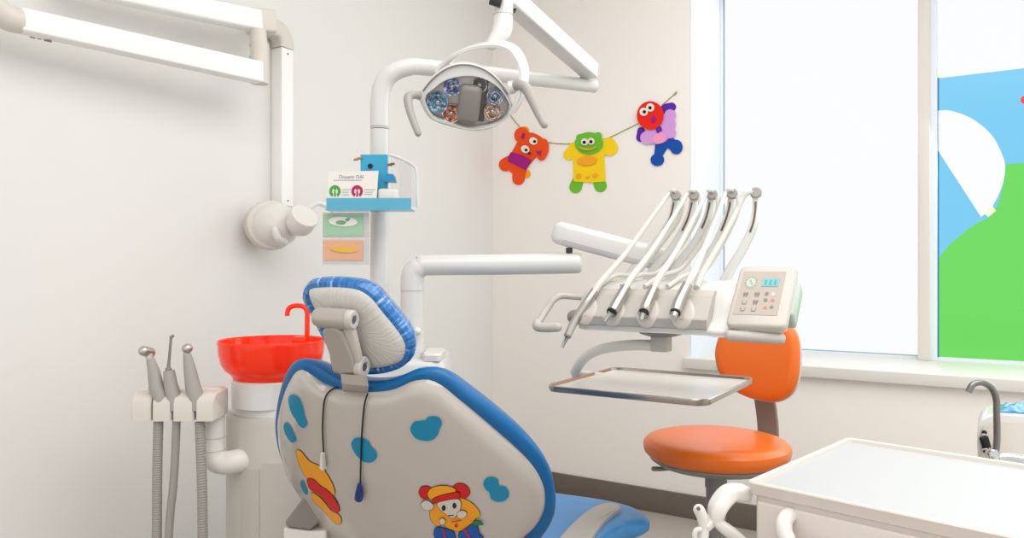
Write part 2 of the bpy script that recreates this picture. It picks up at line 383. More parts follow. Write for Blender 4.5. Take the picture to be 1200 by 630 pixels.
# spittoon bowl + spout
BC = plan(-.652, 2.04, .806)
bowl = thing('spittoon_bowl', BC, 'translucent red spittoon bowl on a white pedestal', 'bowl')
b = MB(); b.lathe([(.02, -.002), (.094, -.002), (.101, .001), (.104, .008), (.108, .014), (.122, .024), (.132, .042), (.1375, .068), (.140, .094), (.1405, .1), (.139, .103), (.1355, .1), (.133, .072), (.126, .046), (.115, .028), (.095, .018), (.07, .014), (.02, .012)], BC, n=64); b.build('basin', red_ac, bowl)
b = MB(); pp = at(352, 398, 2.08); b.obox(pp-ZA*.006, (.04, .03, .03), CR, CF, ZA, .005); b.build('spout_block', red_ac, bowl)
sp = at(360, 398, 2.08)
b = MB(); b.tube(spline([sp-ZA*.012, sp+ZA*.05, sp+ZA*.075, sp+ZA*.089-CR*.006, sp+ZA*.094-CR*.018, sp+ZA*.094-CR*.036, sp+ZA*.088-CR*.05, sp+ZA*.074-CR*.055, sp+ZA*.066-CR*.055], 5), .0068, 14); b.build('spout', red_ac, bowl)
# base faucet nozzle beside
# ------------------------------------------------------------------ assistant holder
H0 = plan(-.78, 1.93, .72)
hold = thing('instrument_holder', plan(-.78, 1.9, .55), 'gray four block instrument holder on an elbow arm, left of the white unit', 'instrument holder')
b = MB(); b.tube(spline([at(292, 537, 1.975), at(277, 540, 1.95), at(264, 542, 1.945), at(253, 538, 1.945), at(249, 526, 1.945), at(249, 500, 1.945), at(249, 482, 1.945)], 6), .0305, 20); b.build('elbow_arm', white_pl, hold)
for jy in (512, 527):
    b = MB(); b.lathe([(.0312, 0), (.0314, .001), (.0312, .002)], at(249, jy, 1.945)); b.build('joint_ring', gray_pl, hold)
for x0, x1, dd in ((153, 176, .06), (178, 199.5, .06), (202, 226, .06), (229, 250, .1)):
    b = MB(); d = 1.86; c = at((x0+x1)/2, 477.5, d); w = (x1-x0)*d/FPX; h = 32*d/FPX
    prof = [(-dd*.0, -h/2), (0, h*.18), (.006, h*.36), (.02, h*.48), (dd*.7, h/2), (dd, h/2), (dd, -h/2)]
    b2 = MB()
    R = []
    for k, (ins, s) in enumerate(((.004, -1), (0, -.86), (0, .86), (.004, 1))):
        R.append([c+CR*(s*w/2)+CF*(q[0]+(ins if q[0] < dd/2 else -ins))+ZA*(q[1]*(1-ins*12)) for q in prof])
    b.rings(R); b.build('holder_block', warm_pl, hold)
b = MB(); c = at(214, 463, 1.95); b.obox(c, (98*1.95/FPX, .05, .045), CR, CF, ZA, .012); b.build('holder_bar', white_pl, hold)
def hose_path(x0, y0, xs, d, r, parent, m=hose_m):
    b = MB(); pts = spline([at(x0, y0, d)]+[at(x, y, d) for x, y in xs], 14)
    # ribbed
    rr = []
    P = resample_open(pts, 220)
    b.tube(P, [r*(1.05 if i % 2 else .95) for i in range(len(P))], 12); return b.build('hose', m, parent)
def resample_open(pts, n):
    L = [0]
    for a, c in zip(pts, pts[1:]): L.append(L[-1]+(c-a).length)
    out = []; j = 0
    for k in range(n):
        s = L[-1]*k/(n-1)
        while j < len(L)-2 and L[j+1] < s: j += 1
        out.append(pts[j].lerp(pts[j+1], (s-L[j])/max(1e-9, L[j+1]-L[j])))
    return out
# instruments in the holder
D = 1.88
i1 = thing('turbine_handpiece', at(190, 470, D), 'gray turbine handpiece with wide chrome head, leftmost in the four block holder', 'dental handpiece', None)
b = MB(); b.tube([at(191, 480, D), at(189, 465, D), at(183.5, 454, D), at(180, 434, D), at(176, 420, D)], [.0195, .0198, .0185, .0145, .0095], 16); b.build('grip', gray_md, i1)
b = MB(); b.tube([at(168.5, 411, D-.012), at(176, 413, D+.01)], .013, 16, rnd=True); b.tube([at(176, 421, D), at(174, 413, D)], .0095, 12); b.build('chrome_head', steel, i1)
hose_path(186, 485, [(184.5, 540), (184, 600), (184, 680), (190, 740), (220, 770)], D, .0118, i1)
i2 = thing('air_syringe', at(203, 465, D), 'thin nozzled air and water syringe, between two gray handpieces', 'dental syringe')
b = MB(); b.tube([at(205, 480, D), at(203, 462, D), at(200, 450, D), at(198, 434, D)], [.0185, .0185, .0165, .0135], 16, rnd=False); b.build('grip', gray_md, i2)
b = MB(); b.tube([at(197, 434, D), at(198.5, 418, D), at(200.5, 394, D)], [.0045, .0034, .0032], 10); b.tube([at(200.5, 395, D), at(202.5, 393.5, D)], .004, 10, rnd=True); b.lathe([(.008, 0), (.008, .006), (.004, .012)], at(197.5, 435, D)); b.build('nozzle', gray_dk, i2)
hose_path(207, 490, [(205.5, 530), (203, 570), (199, 610), (196, 680), (200, 740), (225, 775)], D, .0098, i2)
i3 = thing('polishing_handpiece', at(228, 470, D), 'gray angled handpiece with round chrome head, in the right gap of the holder', 'dental handpiece')
b = MB(); b.tube([at(231, 480, D), at(230, 466, D), at(226, 452, D), at(222, 430, D), at(219, 414, D)], [.0195, .0198, .0185, .0145, .0095], 16); b.build('grip', gray_md, i3)
b = MB(); b.ball(at(219.5, 408, D), .013, q=(1, 1, .95)); b.tube([at(218.5, 416, D), at(219, 410, D)], .0075, 12); b.build('chrome_head', steel, i3)
hose_path(234, 494, [(235.5, 530), (237, 580), (237.5, 630), (238, 690), (240, 760), (262, 790), (300, 800)], D, .0122, i3)

# ------------------------------------------------------------------ operating light
lamp = thing('operating_light', at(445, 430, 2.05), 'white dental operating light on a bent pole, above the patient chair', 'operating light')
PB = at(445, 410, 2.1); PB.z = .72
pole_top = at(445, 120, 2.1)
b = MB(); b.tube([V((pole_top.x, pole_top.y, .70)), V((pole_top.x, pole_top.y, at(445, 152, 2.1).z))], .0262, 24); b.build('pole', white_gl, lamp)
b = MB(); b.lathe([(.0265, 0), (.0268, .002), (.0265, .004)], at(445, 150, 2.1)); b.build('pole_ring', gray_pl, lamp)
b = MB(); b.tube(spline([at(445, 151, 2.1), at(445, 120, 2.1), at(449, 99, 2.1), at(460, 85.5, 2.1), at(480, 78.5, 2.11), at(500, 79, 2.14), at(600, 89.5, 2.28), at(697, 101, 2.45)], 8), [.0262, .0262, .0262, .0255, .024, .0235, .022, .021], 24); b.build('pole_arm', white_gl, lamp)
b = MB(); e0, e1 = at(693, 84, 2.42), at(594, -4, 1.98)
b.bar(e0, e1, .052, .052, ZA, .006); b.build('spring_arm', white_gl, lamp)
sd = (e1-e0).cross(ZA).normalized()
b = MB(); b.tube([at(684, 93, 2.43), at(684, 86, 2.43)], .012, 14); b.build('arm_joint', joint_dark, lamp)
b = MB(); b.tube([at(604, 13, 2.0), at(600, 6, 2.0)], .013, 14); b.build('arm_joint', joint_dark, lamp)
b = MB(); b.tube([at(589.5, -6, 1.96), at(589.5, 18, 1.96)], .0265, 24); b.build('swivel', white_gl, lamp)
b = MB(); b.tube([at(575, -2, 1.93), at(588, 2, 1.93)], .016, 12); b.build('swivel_joint', joint_dark, lamp)
b = MB(); b.tube([at(589.5, 18, 1.96), at(589.5, 18.6, 1.96)], .0268, 24); b.build('swivel_ring', gray_dk, lamp)
b = MB(); b.tube(spline([at(589.5, 19, 1.96), at(589, 32, 1.95), at(585, 42, 1.94), at(576, 52, 1.93)], 6), [.026, .026, .026, .022, .016], 20, rnd=True); b.build('neck', white_gl, lamp)
b = MB()
yk = spline([at(514, 84, 1.96), at(522, 74, 1.95), at(537, 62, 1.93), at(560, 53.5, 1.92), at(583, 51.5, 1.91), at(599, 56, 1.905), at(609, 68, 1.9), at(614, 84, 1.9), at(613, 102, 1.9), at(608, 118, 1.905), at(600, 132, 1.92)], 6)
R = []
for i, p in enumerate(yk):
    t = (yk[min(i+1, len(yk)-1)]-yk[max(i-1, 0)]).normalized(); bx = (-CF*.8-ZA*.45-CR*.35).normalized(); bx = (bx-t*bx.dot(t)).normalized(); u = t.cross(bx)
    R.append([p+bx*x*.026+u*y*.0055 for x, y in ((-1, -.6), (-.8, -1), (.8, -1), (1, -.6), (1, .6), (.8, 1), (-.8, 1), (-1, .6))])
b.rings(R); b.build('yoke', white_gl, lamp)
# lamp head: plane facing the camera, tilted downward
hc = at(547, 114, 1.9)
hn = (CAM-hc).normalized(); hn = (hn+ZA*-.22).normalized()
hu = (CR-hn*CR.dot(hn)).normalized(); hv = hn.cross(hu)
def hp(px, py, n=0):
    r = ray(px, py); l = ((hc+hn*n)-CAM).dot(hn)/r.dot(hn); q = CAM+r*l-hc; return V((q.dot(hu), q.dot(hv)))
def hs(w, t, n): return hc+hu*w+hv*t+hn*n
ho = resample(spline([hp(*p) for p in ((491, 113), (500.5, 97), (515.7, 83), (533, 75), (552, 74.5), (571, 81.5), (586, 94.5), (595.7, 109), (600.5, 122), (597.6, 134), (584, 147), (565, 153.5), (546, 153), (523, 147.5), (504, 139.5), (494.8, 126))], 6, True), 72)
li = resample(spline([hp(*p) for p in ((498, 115), (508, 104), (522, 94), (542, 89), (560, 90), (577, 97), (589, 108), (597, 124), (592, 138), (580, 145), (563, 149.5), (545, 149), (525, 143), (507, 136))], 6, True), 72)
b = MB()
def ringcross(outs): return [[hs(p.x, p.y, n) for p in o] for o, n in outs]
b.rings(ringcross([(li, -.03), (li, .0), (inset(li, -.002), .003), (inset(ho, .004), .0), (ho, -.006), (inset(ho, .001), -.03), (inset(ho, .012), -.06), (inset(ho, .028), -.085), (inset(ho, .045), -.098)]), cap0=False, cap1=True)
b.build('head_housing', white_gl, lamp)
b = MB(); rim = inset(li, -.0005); b.rings(ringcross([(rim, -.004), (rim, .0045), (inset(rim, -.0032), .0045), (inset(rim, -.0032), -.004)]), cap0=False, cap1=False)
top = [p for p in ho]
b.build('lens_rim', white_gl, lamp)
b = MB(); arc = [hs(p.x, p.y, .004) for p in inset(ho, .0035)[2:34]]; b.tube(arc, .0022, 8); b.build('cover_seam', gray_dk, lamp)
b = MB(); b.rings(ringcross([(li, -.032), (inset(li, .002), -.031)]), cap0=True, cap1=True); b.build('reflector_base', refl_dk, lamp)
def cup(px, py, r, c, name='reflector'):
    q = hp(px, py, -.02); m = cup_mat('reflector_'+str(px), c)
    b = MB(); o = hs(q.x, q.y, -.029)
    b.lathe([(r*.15, .0), (r*.4, .002), (r*.65, .006), (r*.83, .012), (r*.93, .019), (r*1.0, .0195), (r*1.0, 0)], o, hn, 24); ob = b.build(name, m, lamp)
    b = MB(); b.ball(o+hn*.012, .0055); b.build('bulb', chrome, ob)
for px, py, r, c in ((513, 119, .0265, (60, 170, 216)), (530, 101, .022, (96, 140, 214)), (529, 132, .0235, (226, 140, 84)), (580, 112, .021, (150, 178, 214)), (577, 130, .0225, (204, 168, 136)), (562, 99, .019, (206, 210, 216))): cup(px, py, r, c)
q = hp(550, 122, 0); b = MB(); rt = Matrix.Rotation(math.radians(-8), 3, hn)
b.obox(hs(q.x, q.y, -.006), (.056, .095, .04), rt @ hu, rt @ hv, hn, .014, 4); b.build('sensor_block', gray_dk, lamp)
q = hp(560, 122, 0); b = MB(); b.obox(hs(q.x+.004, q.y+.004, -.025), (.036, .105, .012), rt @ hu, rt @ hv, hn, .003); b.build('mount_strip', joint_dark, lamp)
b = MB(); b.rings(ringcross([(inset(li, .0005), -.0008), (inset(li, .0005), .0008)])); b.build('front_glass', lens_m, lamp)
def handle(pts, rs):
    b = MB(); b.tube(spline(pts, 6), rs, 16, rnd=True); return b.build('handle', gray_md, lamp)
handle([at(492, 112, 1.9), at(484, 111, 1.88), at(478.5, 114, 1.87), at(479, 124, 1.86), at(483, 138, 1.85), at(490, 156, 1.84)], [.0095, .0105, .0115, .0105, .0095, .0085])
handle([at(602, 101, 1.9), at(610, 100, 1.88), at(617, 104, 1.87), at(623, 116, 1.86), at(631, 133, 1.85), at(638, 146, 1.84)], [.0135, .0135, .0135, .012, .0105, .0095])
b = MB(); b.tube([at(596, 103, 1.9), at(603, 101.5, 1.9)], .0165, 18); b.build('handle_collar', white_gl, lamp)
b = MB(); b.tube([at(491, 112, 1.9), at(496, 113, 1.91)], .012, 18); b.build('handle_collar', white_gl, lamp)

# ------------------------------------------------------------------ shelf of leaflets on the pole
SD = 2.02
shelf = thing('leaflet_shelf', at(432, 245, SD), 'clear acrylic shelf with cyan front strip, clamped to the lamp pole', 'shelf')
def scard(b, x0, y0, x1, y1, d, t=.002): b.obox(at((x0+x1)/2, (y0+y1)/2, d+t/2), ((x1-x0)*d/FPX, t, (y1-y0)*d/FPX), CR, CF, ZA); return b
b = MB(); scard(b, 382.5, 232, 482, 245, SD-.05, .003); b.build('front_strip', cyan_ac, shelf)
b = MB(); p = at(432, 245, SD-.05); b.obox(p+CF*.03+ZA*-.001, (99*SD/FPX, .06, .003), CR, CF, ZA); b.build('shelf_floor', cyan_ac, shelf)
b = MB(); scard(b, 468, 190, 482, 244, SD+.005, .002); b.build('back_panel', clear_ac, shelf)
b = MB(); c = at(484, 215, SD-.02); b.tube(spline([at(456, 181, SD), at(466, 184, SD), at(477, 189, SD), at(486, 195, SD), at(488.5, 204, SD), at(489, 225, SD), at(489.5, 243, SD)], 5), .0045, 8); b.build('side_rail', clear_ed, shelf)
b = MB(); b.prism([at(458, 182, SD+.002), at(477, 190, SD+.002), at(486, 196, SD+.002), at(488, 242, SD+.002), at(458, 242, SD+.002)], CF*.0015); b.build('side_panel', clear_ac, shelf)
b = MB(); b.lathe([(.03, 0), (.031, .004), (.031, .02), (.03, .024)], V((pole_top.x, pole_top.y, at(445, 243, 2.1).z))); b.obox(at(445, 236, 2.05), (.03, .05, .02), CR, CF, ZA, .003); b.build('clamp', white_pl, shelf)
bird = thing('blue_card', at(438, 232, SD-.01), 'plain cyan card with one round black hole, standing at the back of the acrylic shelf', 'card')
b = MB(); scard(b, 422.5, 181, 454.5, 243.5, SD-.01, .002); b.build('card_sheet', cyan_pp, bird)
b = MB(); b.lathe([(.0066, 0), (.0066, .002)], at(434, 194.5, SD-.012), -CF, 20); b.build('hole', black_m, bird)
lf = thing('leaflet', at(414, 243, SD-.04), 'white leaflet with green and magenta round symbols, on the acrylic shelf', 'leaflet')
LD = SD-.042
b = MB(); b.prism([at(385, 201, LD), at(443.5, 200, LD), at(440.5, 244, LD), at(384, 244, LD)], CF*.002); b.build('sheet', paper, lf)
def txt(s, px, py, d, hpx, m, parent, name='lettering', wpx=None):
    cu = bpy.data.curves.new('t', 'FONT'); cu.body = s; cu.size = 1; cu.resolution_u = 2; to = bpy.data.objects.new('t', cu); COL.objects.link(to)
    bpy.context.view_layer.update(); me = bpy.data.meshes.new_from_object(to.evaluated_get(bpy.context.evaluated_depsgraph_get())); bpy.data.objects.remove(to)
    xs = [v.co.x for v in me.vertices]; ys = [v.co.y for v in me.vertices]; h = hpx*d/FPX; k = h/(max(ys)-min(ys)); kx = (wpx*d/FPX)/(max(xs)-min(xs)) if wpx else k
    o = at(px, py, d)-WOFF[parent.name]; mid = (max(ys)+min(ys))/2
    for v in me.vertices: v.co = o+CR*((v.co.x-min(xs))*kx)+ZA*((v.co.y-mid)*k)
    me.name = name; me.materials.append(m); ob = bpy.data.objects.new(name, me); COL.objects.link(ob); ob.parent = parent; WOFF[ob.name] = WOFF[parent.name].copy(); return ob
txt('Oioseto OAI', 397, 207, LD-.0006, 4.2, txt_bl, lf, wpx=29)
b = MB()
for x0, y, x1 in ((391, 211, 424), (401, 222, 411), (401, 225, 408), (401, 228, 409), (427, 222, 440), (427, 225, 437), (427, 227.5, 436)): b = MB(); scard(b, x0, y-.4, x1, y+.4, LD-.0008, .0004); b.build('small_print', txt_gr, lf)
for cx, m in ((392.5, pr_green), (418.5, pr_mag)):
    b = MB(); N = 28
    o = [at(cx+6.8*math.cos(math.radians(-62+a*304/N-90+180-180)), 224+6.8*math.sin(math.radians(-62+a*304/N-90-0)), LD-.0008) for a in range(N+1)]
    a0 = [math.radians(118+304*k/N) for k in range(N+1)]
    o = [at(cx+6.8*math.cos(a), 224+7.2*math.sin(a), LD-.0008) for a in a0]; i_ = [at(cx+3.4*math.cos(a), 224+3.8*math.sin(a), LD-.0008) for a in reversed(a0)]
    vo = [b.bm.verts.new(p) for p in o]; vi = [b.bm.verts.new(p) for p in reversed(i_)]
    for k in range(N): b.face((vo[k], vo[k+1], vi[k+1], vi[k]))
    b.prism([at(x, y, LD-.0009) for x, y in ell(cx, 221, 1.5)], CF*.0003); b.prism([at(x, y, LD-.0009) for x, y in ((cx-.9, 223), (cx+.9, 223), (cx+1.2, 230), (cx-1.2, 230))], CF*.0003)
    b.build('round_symbol', m, lf)
pk = thing('sample_pack', at(456, 243, SD-.03), 'white padded sample pack with blue top, on the right of the acrylic shelf', 'pack')
b = MB(); b.obox(at(455, 232, SD-.022), (.055, .03, .05), CR, CF, ZA, .01, 4); b.build('pack_body', white_pl, pk)
b = MB(); b.prism([at(449, 213, SD-.036), at(463.5, 213, SD-.036), at(461.5, 205, SD-.036), at(459.5, 203.5, SD-.036), at(453.5, 203.5, SD-.036), at(451.5, 205, SD-.036)], CF*.025); b.build('pack_top', tooth_blue, pk)
for (x0, y0, x1, y1, m, lab) in ((414.5, 187.5, 424, 184.5, wood_m, 'light wooden peg clipped to left edge of the cyan card'), (454, 193.5, 462.5, 191.5, wood_d, 'dark wooden peg clipped to right edge of the cyan card')):
    b = MB(); b.bar(at(x0, y0, SD-.016), at(x1, y1, SD-.016), .008, .0055, ZA, .0015); b.tube([at((x0+x1)/2, (y0+y1)/2-1.8, SD-.016), at((x0+x1)/2, (y0+y1)/2+1.8, SD-.016)], .0025, 10)
    tag(b.build('wooden_peg', m, origin=at((x0+x1)/2, (y0+y1)/2, SD-.016)), lab, 'peg', 'pegs on the cyan card')
for (y0, y1, m, lab) in ((249, 279, card_green, 'green sample sachet hanging below the acrylic shelf'), (280, 310, card_orange, 'orange sample sachet hanging lowest below the acrylic shelf')):
    o = thing('sample_sachet', at(405, y1, SD-.02), lab, 'sachet', 'sachets hanging under the leaflet shelf')
    b = MB(); b.obox(at(405.5, (y0+y1)/2, SD-.018), (54*SD/FPX, .002, (y1-y0)*SD/FPX), CR, CF, ZA); b.build('envelope', env_m, o)
    b = MB(); b.obox(at(402.5, (y0+y1)/2+(-.5 if y0 < 270 else -2), SD-.021), (46*SD/FPX, .002, (25 if y0 < 270 else 23)*SD/FPX), CR, CF, ZA); b.build('insert', m, o)
    b = MB()
    if y0 < 270:
        b.prism([at(x, y, SD-.024) for x, y in ell(402, 259.5, 17, 5.8, 3)], CF*.001); b.mi = 1
        b.prism([at(x, y, SD-.025) for x, y in ell(399.5, 260.5, 6, 2.6, 0)], CF*.0005); b.prism([at(x, y, SD-.025) for x, y in ell(407.5, 257, 3, 2, -30)], CF*.0005)
        b.build('printed_picture', [paper, mat('print_leaf', (130, 190, 130), .5, bump=.002)], o)
    else:
        b.prism([at(x, y, SD-.024) for x, y in ell(403, 292, 16, 3.8, 4)], CF*.001); b.build('printed_picture', card_yel, o)
for tx in (398, 431):
    b = MB(); b.tube([at(tx, 243, SD-.016), at(tx, 300, SD-.015)], .0008, 6); b.build('hanging_thread', clear_ed, shelf)

# ------------------------------------------------------------------ X-ray arm on the left wall
xr = thing('xray_machine', onX(325, 150, XW), 'white wall mounted dental X-ray machine with folded arm, on the left wall', 'x-ray machine')
cx = onX(331, 150, XW+.03)
zc0, zc1 = onX(331, 242, XW+.03).z, onX(331, 58, XW+.03).z
b = MB(); b.aabb((XW+.001, cx.y-.027, zc0), (XW+.058, cx.y+.027, zc1), .004); b.build('column', xray_m, xr)
for zz in (zc0+.02, zc1-.02):
    b = MB(); b.lathe([(.0035, 0), (.003, .002)], V((XW+.058, cx.y-.0, zz)), XA, 12); b.build('screw', gray_dk, xr)
# corner elbow: horizontal block + bend into the column
b = MB()
def rectsweep(b, pts, w, h, up):
    R = []
    for i, p in enumerate(pts):
        t = (pts[min(i+1, len(pts)-1)]-pts[max(i-1, 0)]).normalized(); u = (up-t*up.dot(t)).normalized(); s_ = t.cross(u)
        R.append([p+s_*x*w/2+u*y*h/2 for x, y in [(a/w*2, c/h*2) for a, c in rrect(w, h, min(w, h)*.22, 3)]])
    b.rings(R)
ct = V((XW+.03, cx.y, zc1))
dY = V((0, -1, 0))
q0 = ct+ZA*.055+dY*.06
rectsweep(b, spline([ct, ct+ZA*.02, ct+ZA*.042+dY*.008, ct+ZA*.058+dY*.026, ct+ZA*.062+dY*.05, ct+ZA*.062+dY*.13], 5), .062, .062, XA); b.build('elbow', warm_pl, xr)
u0 = ct+ZA*.062+dY*.13; u0 = at(303, 25, 2.47); u1 = at(70, -22, 1.98)
b = MB(); b.bar(u0, u1, .055, 24*2.47/FPX, ZA, .008, .05, 23*1.98/FPX); b.build('upper_beam', xray_m, xr)
b = MB(); b.bar(at(320, 27, 2.52), at(291, 24, 2.46), .066, 27*2.47/FPX, ZA, .008); b.build('beam_collar', warm_pl, xr)
b = MB(); b.tube([at(303, 35, 2.44), at(303, 52, 2.44)], [.024, .028], 20); b.tube([at(304, 51, 2.43), at(304, 98, 2.43)], .0285, 20, rnd=False); b.build('hinge', warm_pl, xr)
for hy in (54, 67):
    b = MB(); b.tube([at(303, hy, 2.44), at(303, hy+1, 2.44)], .0290, 20); b.build('hinge_ring', gray_pl, xr)
l0, l1 = at(304, 85.5, 2.42), at(22, 23.8, 1.87)
b = MB(); b.bar(l0, l1, .05, 24*2.42/FPX, ZA, .005, .05, 27*1.87/FPX); b.build('lower_beam', xray_m, xr)
ld = (l1-l0).normalized(); lu = (ZA-ld*ZA.dot(ld)).normalized()
b = MB(); b.tube(spline([l1+ld*-.004, l1+ld*.02-lu*.0, l1+ld*.045+lu*.012, l1+ld*.06+lu*.04, l1+ld*.062+lu*.1], 5), [.031, .0325, .033, .033, .033], 20); b.build('end_elbow', warm_pl, xr)
b = MB()
for k, (xx, l) in enumerate(((38, 5), (46, 3), (56, 8))): b.bar(at(xx-l/2, 37.8+(xx-22)*.215+1.8, 1.94), at(xx+l/2, 37.8+(xx-22)*.215+1.8+l*.22, 1.94), .006, .004)
b.build('switch_marks', gray_dk, xr)
# tube head
tcn = onX(322, 264, XW+.09)
b = MB(); sx = XA; b.ball(tcn, .083, XA, YA, ZA, (1.0, .98, .92), 40, 24); b.build('tube_head', white_pl, xr)
b = MB(); b.lathe([(.06, -.03), (.082, -.022), (.086, 0), (.082, .022), (.06, .028)], tcn+V((-.012, -.008, 0)), (.9, -.42, .1), 40); b.build('head_band', warm_pl, xr)
b = MB(); g = at(326, 281, 2.55); b.tube(spline([at(322, 268, 2.50), at(326, 279, 2.50), at(333, 283, 2.53)], 5), .014, 12, rnd=True); b.build('head_pivot', white_gl, xr)
dirc = (at(380, 243, 2.42)-at(345, 258, 2.5)).normalized()
b = MB(); p0 = at(351, 262, 2.53); ax = (CR*.56+ZA*.60-CF*.52).normalized(); b.lathe([(.03, -.03), (.044, -.012), (.047, -.002), (.049, .038), (.046, .043), (.0, .044)], p0, ax, 36); b.build('collimator', white_pl, xr)
b = MB(); b.tube(spline([at(362, 244, 2.55), at(372, 238, 2.56), at(380, 240, 2.58), at(390, 246, 2.62)], 5), .009, 10); b.build('cable_guide', clear_ed, xr)
b = MB(); b.lathe([(.06, 0), (.06, .02)], V((XW+.0005, tcn.y, tcn.z)), XA, 32); b.build('wall_rest', warm_pl, xr)

# ------------------------------------------------------------------ delivery unit
dl = thing('instrument_delivery_unit', at(483, 430, 2.02), 'white jointed arm carrying the gray instrument console with keypad', 'dental delivery unit')
b = MB(); pb = at(483, 345, 2.02); zb = .862
b.tube([V((pb.x, pb.y, zb)), V((pb.x, pb.y, at(483, 341, 2.02).z))], .031, 24); b.build('post', white_gl, dl)
b = MB(); b.lathe([(.0312, 0), (.0316, .0015), (.0312, .003)], at(483, 341, 2.02)); b.build('post_ring', gray_pl, dl)
b = MB(); b.tube(spline([at(483, 341, 2.02), at(483, 330, 2.02), at(485, 319, 2.02), at(493, 312, 2.02), at(506, 310.5, 2.02), at(600, 309.5, 2.02), at(676, 308.2, 2.01)], 8)+[at(679.5, 308.2, 2.01), at(681.2, 308.2, 2.01)], [.031]*22+[.0305, .030, .0295, .029, .0287, .0285]+[.0278]*21+[.0262, .0215], 24); b.build('lower_arm', white_gl, dl)
b = MB(); b.tube([at(667, 300, 2.01), at(667, 290, 2.01)], .009, 14); b.build('arm_joint', joint_dark, dl)
b = MB(); b.ball(at(489, 388, 1.98), .011); b.build('post_knob', white_pl, dl)
a0, a1 = at(653, 272, 2.02), at(790, 308, 1.97)
b = MB()
t = (a1-a0).normalized(); up = (ZA-t*ZA.dot(t)).normalized(); s_ = t.cross(up)
R = []
for k, (f, q) in enumerate(((-.012, .5), (-.006, .82), (.006, 1), (1, 1.0))):
    p = a0.lerp(a1, f) if f == 1 else a0+t*f
    R.append([p+s_*x*q+up*y*q for x, y in rrect(.052, .062, .018, 4)])
b.rings(R); b.build('upper_arm', white_gl, dl)
b = MB(); b.bar(a0+t*.02-up*.018-CF*.0262, a1-up*.018-CF*.0262, .001, .0018, ZA); b.lathe([(.0035, 0), (.003, .002)], at(656, 284, 1.992), -CF, 12); b.build('arm_seam', gray_pl, dl)
# console (aligned with the back wall)
KY = 1.603
def kx(px, y=KY): return onY(px, 360, y).x
K0 = onY(672, 384, KY); K1 = onY(842, 392, KY); zb = (K0.z+K1.z)/2+.007
XL, XRt = K0.x, kx(842)
def kprof(prof, x0, x1, ends=None):
    return [[V((x, KY+v*q+(1-q)*.12, zb+.05+(z-.05)*q)) for v, z in prof] for x, q in ((x0, 1), (x1, 1))]
def sect(pl): return [V(p) for p in spline([V(p) for p in pl], 4, True)]
wp = [(-.004, .004), (-.003, -.006), (.01, -.011), (.12, -.013), (.22, -.010), (.255, .01), (.262, .04), (.25, .075), (.21, .098), (.16, .107), (.11, .104), (.075, .092), (.055, .075), (.03, .03), (.01, .012)]
b = MB(); ws = sect(wp); c = sum(ws, V((0, 0)))/len(ws)
R = []
for x, q in ((XL-.004, .55), (XL+.002, .8), (XL+.014, .95), (XL+.03, 1), (XRt-.03, 1.0), (XRt-.008, 1.04), (XRt+.012, 1.04), (XRt+.03, .98), (XRt+.045, .84), (XRt+.052, .6)):
    R.append([V((x, KY+c.x+(p.x-c.x)*q, zb+c.y+(p.y-c.y)*q)) for p in ws])
b.rings(R); b.build('console_body', white_gl, dl)
gp = [(-.010, .004), (-.011, .024), (-.007, .029), (.03, .075), (.05, .087), (.07, .083), (.04, .05), (.01, .006)]
def pv(z): return -.011 if z < .024 else (-.011+(z-.024)*.8 if z < .029 else (-.007+(z-.029)*.804 if z < .075 else .03+(z-.075)*1.6))
b = MB(); gs = [V(p) for p in gp]; b.rings([[V((x, KY+p.x, zb+p.y)) for p in gs] for x in (XL+.012, XRt-.022)]); b.build('front_panel', gray_pl, dl, sharp=20)
b = MB(); b.rings([[V((x, KY+v, zb+z)) for v, z in ((-.0125, .005), (-.0135, .0235), (-.010, .026), (-.008, .005))] for x in (XL+.012, XRt-.024)]); b.build('lower_band', gray_md, dl)
b = MB(); b.tube([V((XL+.004, KY-.004, zb+.02)), V((XL+.018, KY-.004, zb+.02))], .017, 18, rnd=True); b.build('end_bumper', gray_dk, dl)
# scooped holders under every handpiece
nrm = V((0, -.78, .63)); sl = V((0, .63, .78))
hx = [(714, 368), (754, 366), (795, 365), (682, 368)]
for px, py in hx[:4]:
    o = onY(px+5, py+1, KY-.004); o.z = zb+.034; b = MB()
    sh = [V((x*(1.0-.22*max(0, y/.032)), y)) for x, y in ell(0, 0, .0255, .032, 0, 36)]
    b.rings([[V((o.x+p.x*q, KY+pv(o.z-zb+p.y*q)+n, o.z+p.y*q)) for p in sh] for q, n in ((1.06, .004), (1.04, -.0015), (.96, -.0038), (.8, -.0042), (.5, -.004), (.1, -.004))])
    b.build('instrument_rest', rest_m, dl)
# mount and instrument tray arm
b = MB(); mc = V((kx(775, KY+.1), KY+.1, zb-.014)); b.lathe([(.055, 0), (.05, -.006), (.03, -.012)], mc); b.build('turntable', gray_dk, dl)
mc2 = mc+ZA*-.01
b = MB(); b.obox(mc+ZA*-.028, (.042, .036, .04), XA, YA, ZA, .004); b.build('tray_post', gray_pl, dl)
TZ = .81
TC = plan(.3575, 1.9, TZ)
ap = [mc+ZA*-.036, mc+ZA*-.037-XA*.06+YA*.015, at(716, 406.5, 1.93), at(694, 413, 1.99), at(680, 425, 2.03), at(673, 438, 2.06)]
b = MB(); b.tube(spline(ap, 6)+[V((TC.x-.12, TC.y+.15, TZ-.022)), V((TC.x-.02, TC.y+.03, TZ-.021))], .0135, 14); b.build('tray_arm', white_pl, dl)
tray = thing('instrument_tray', TC+ZA*-.012, 'empty rectangular metal instrument tray with rounded corners, under the console', 'tray')
b = MB(); tw, td = .404, .412
ro = [V(p) for p in rrect(tw, td, .035, 6)]
def tr(ins, z): return [V((TC.x+p.x, TC.y+p.y, TZ+z)) for p in (inset(ro, ins) if ins else ro)]
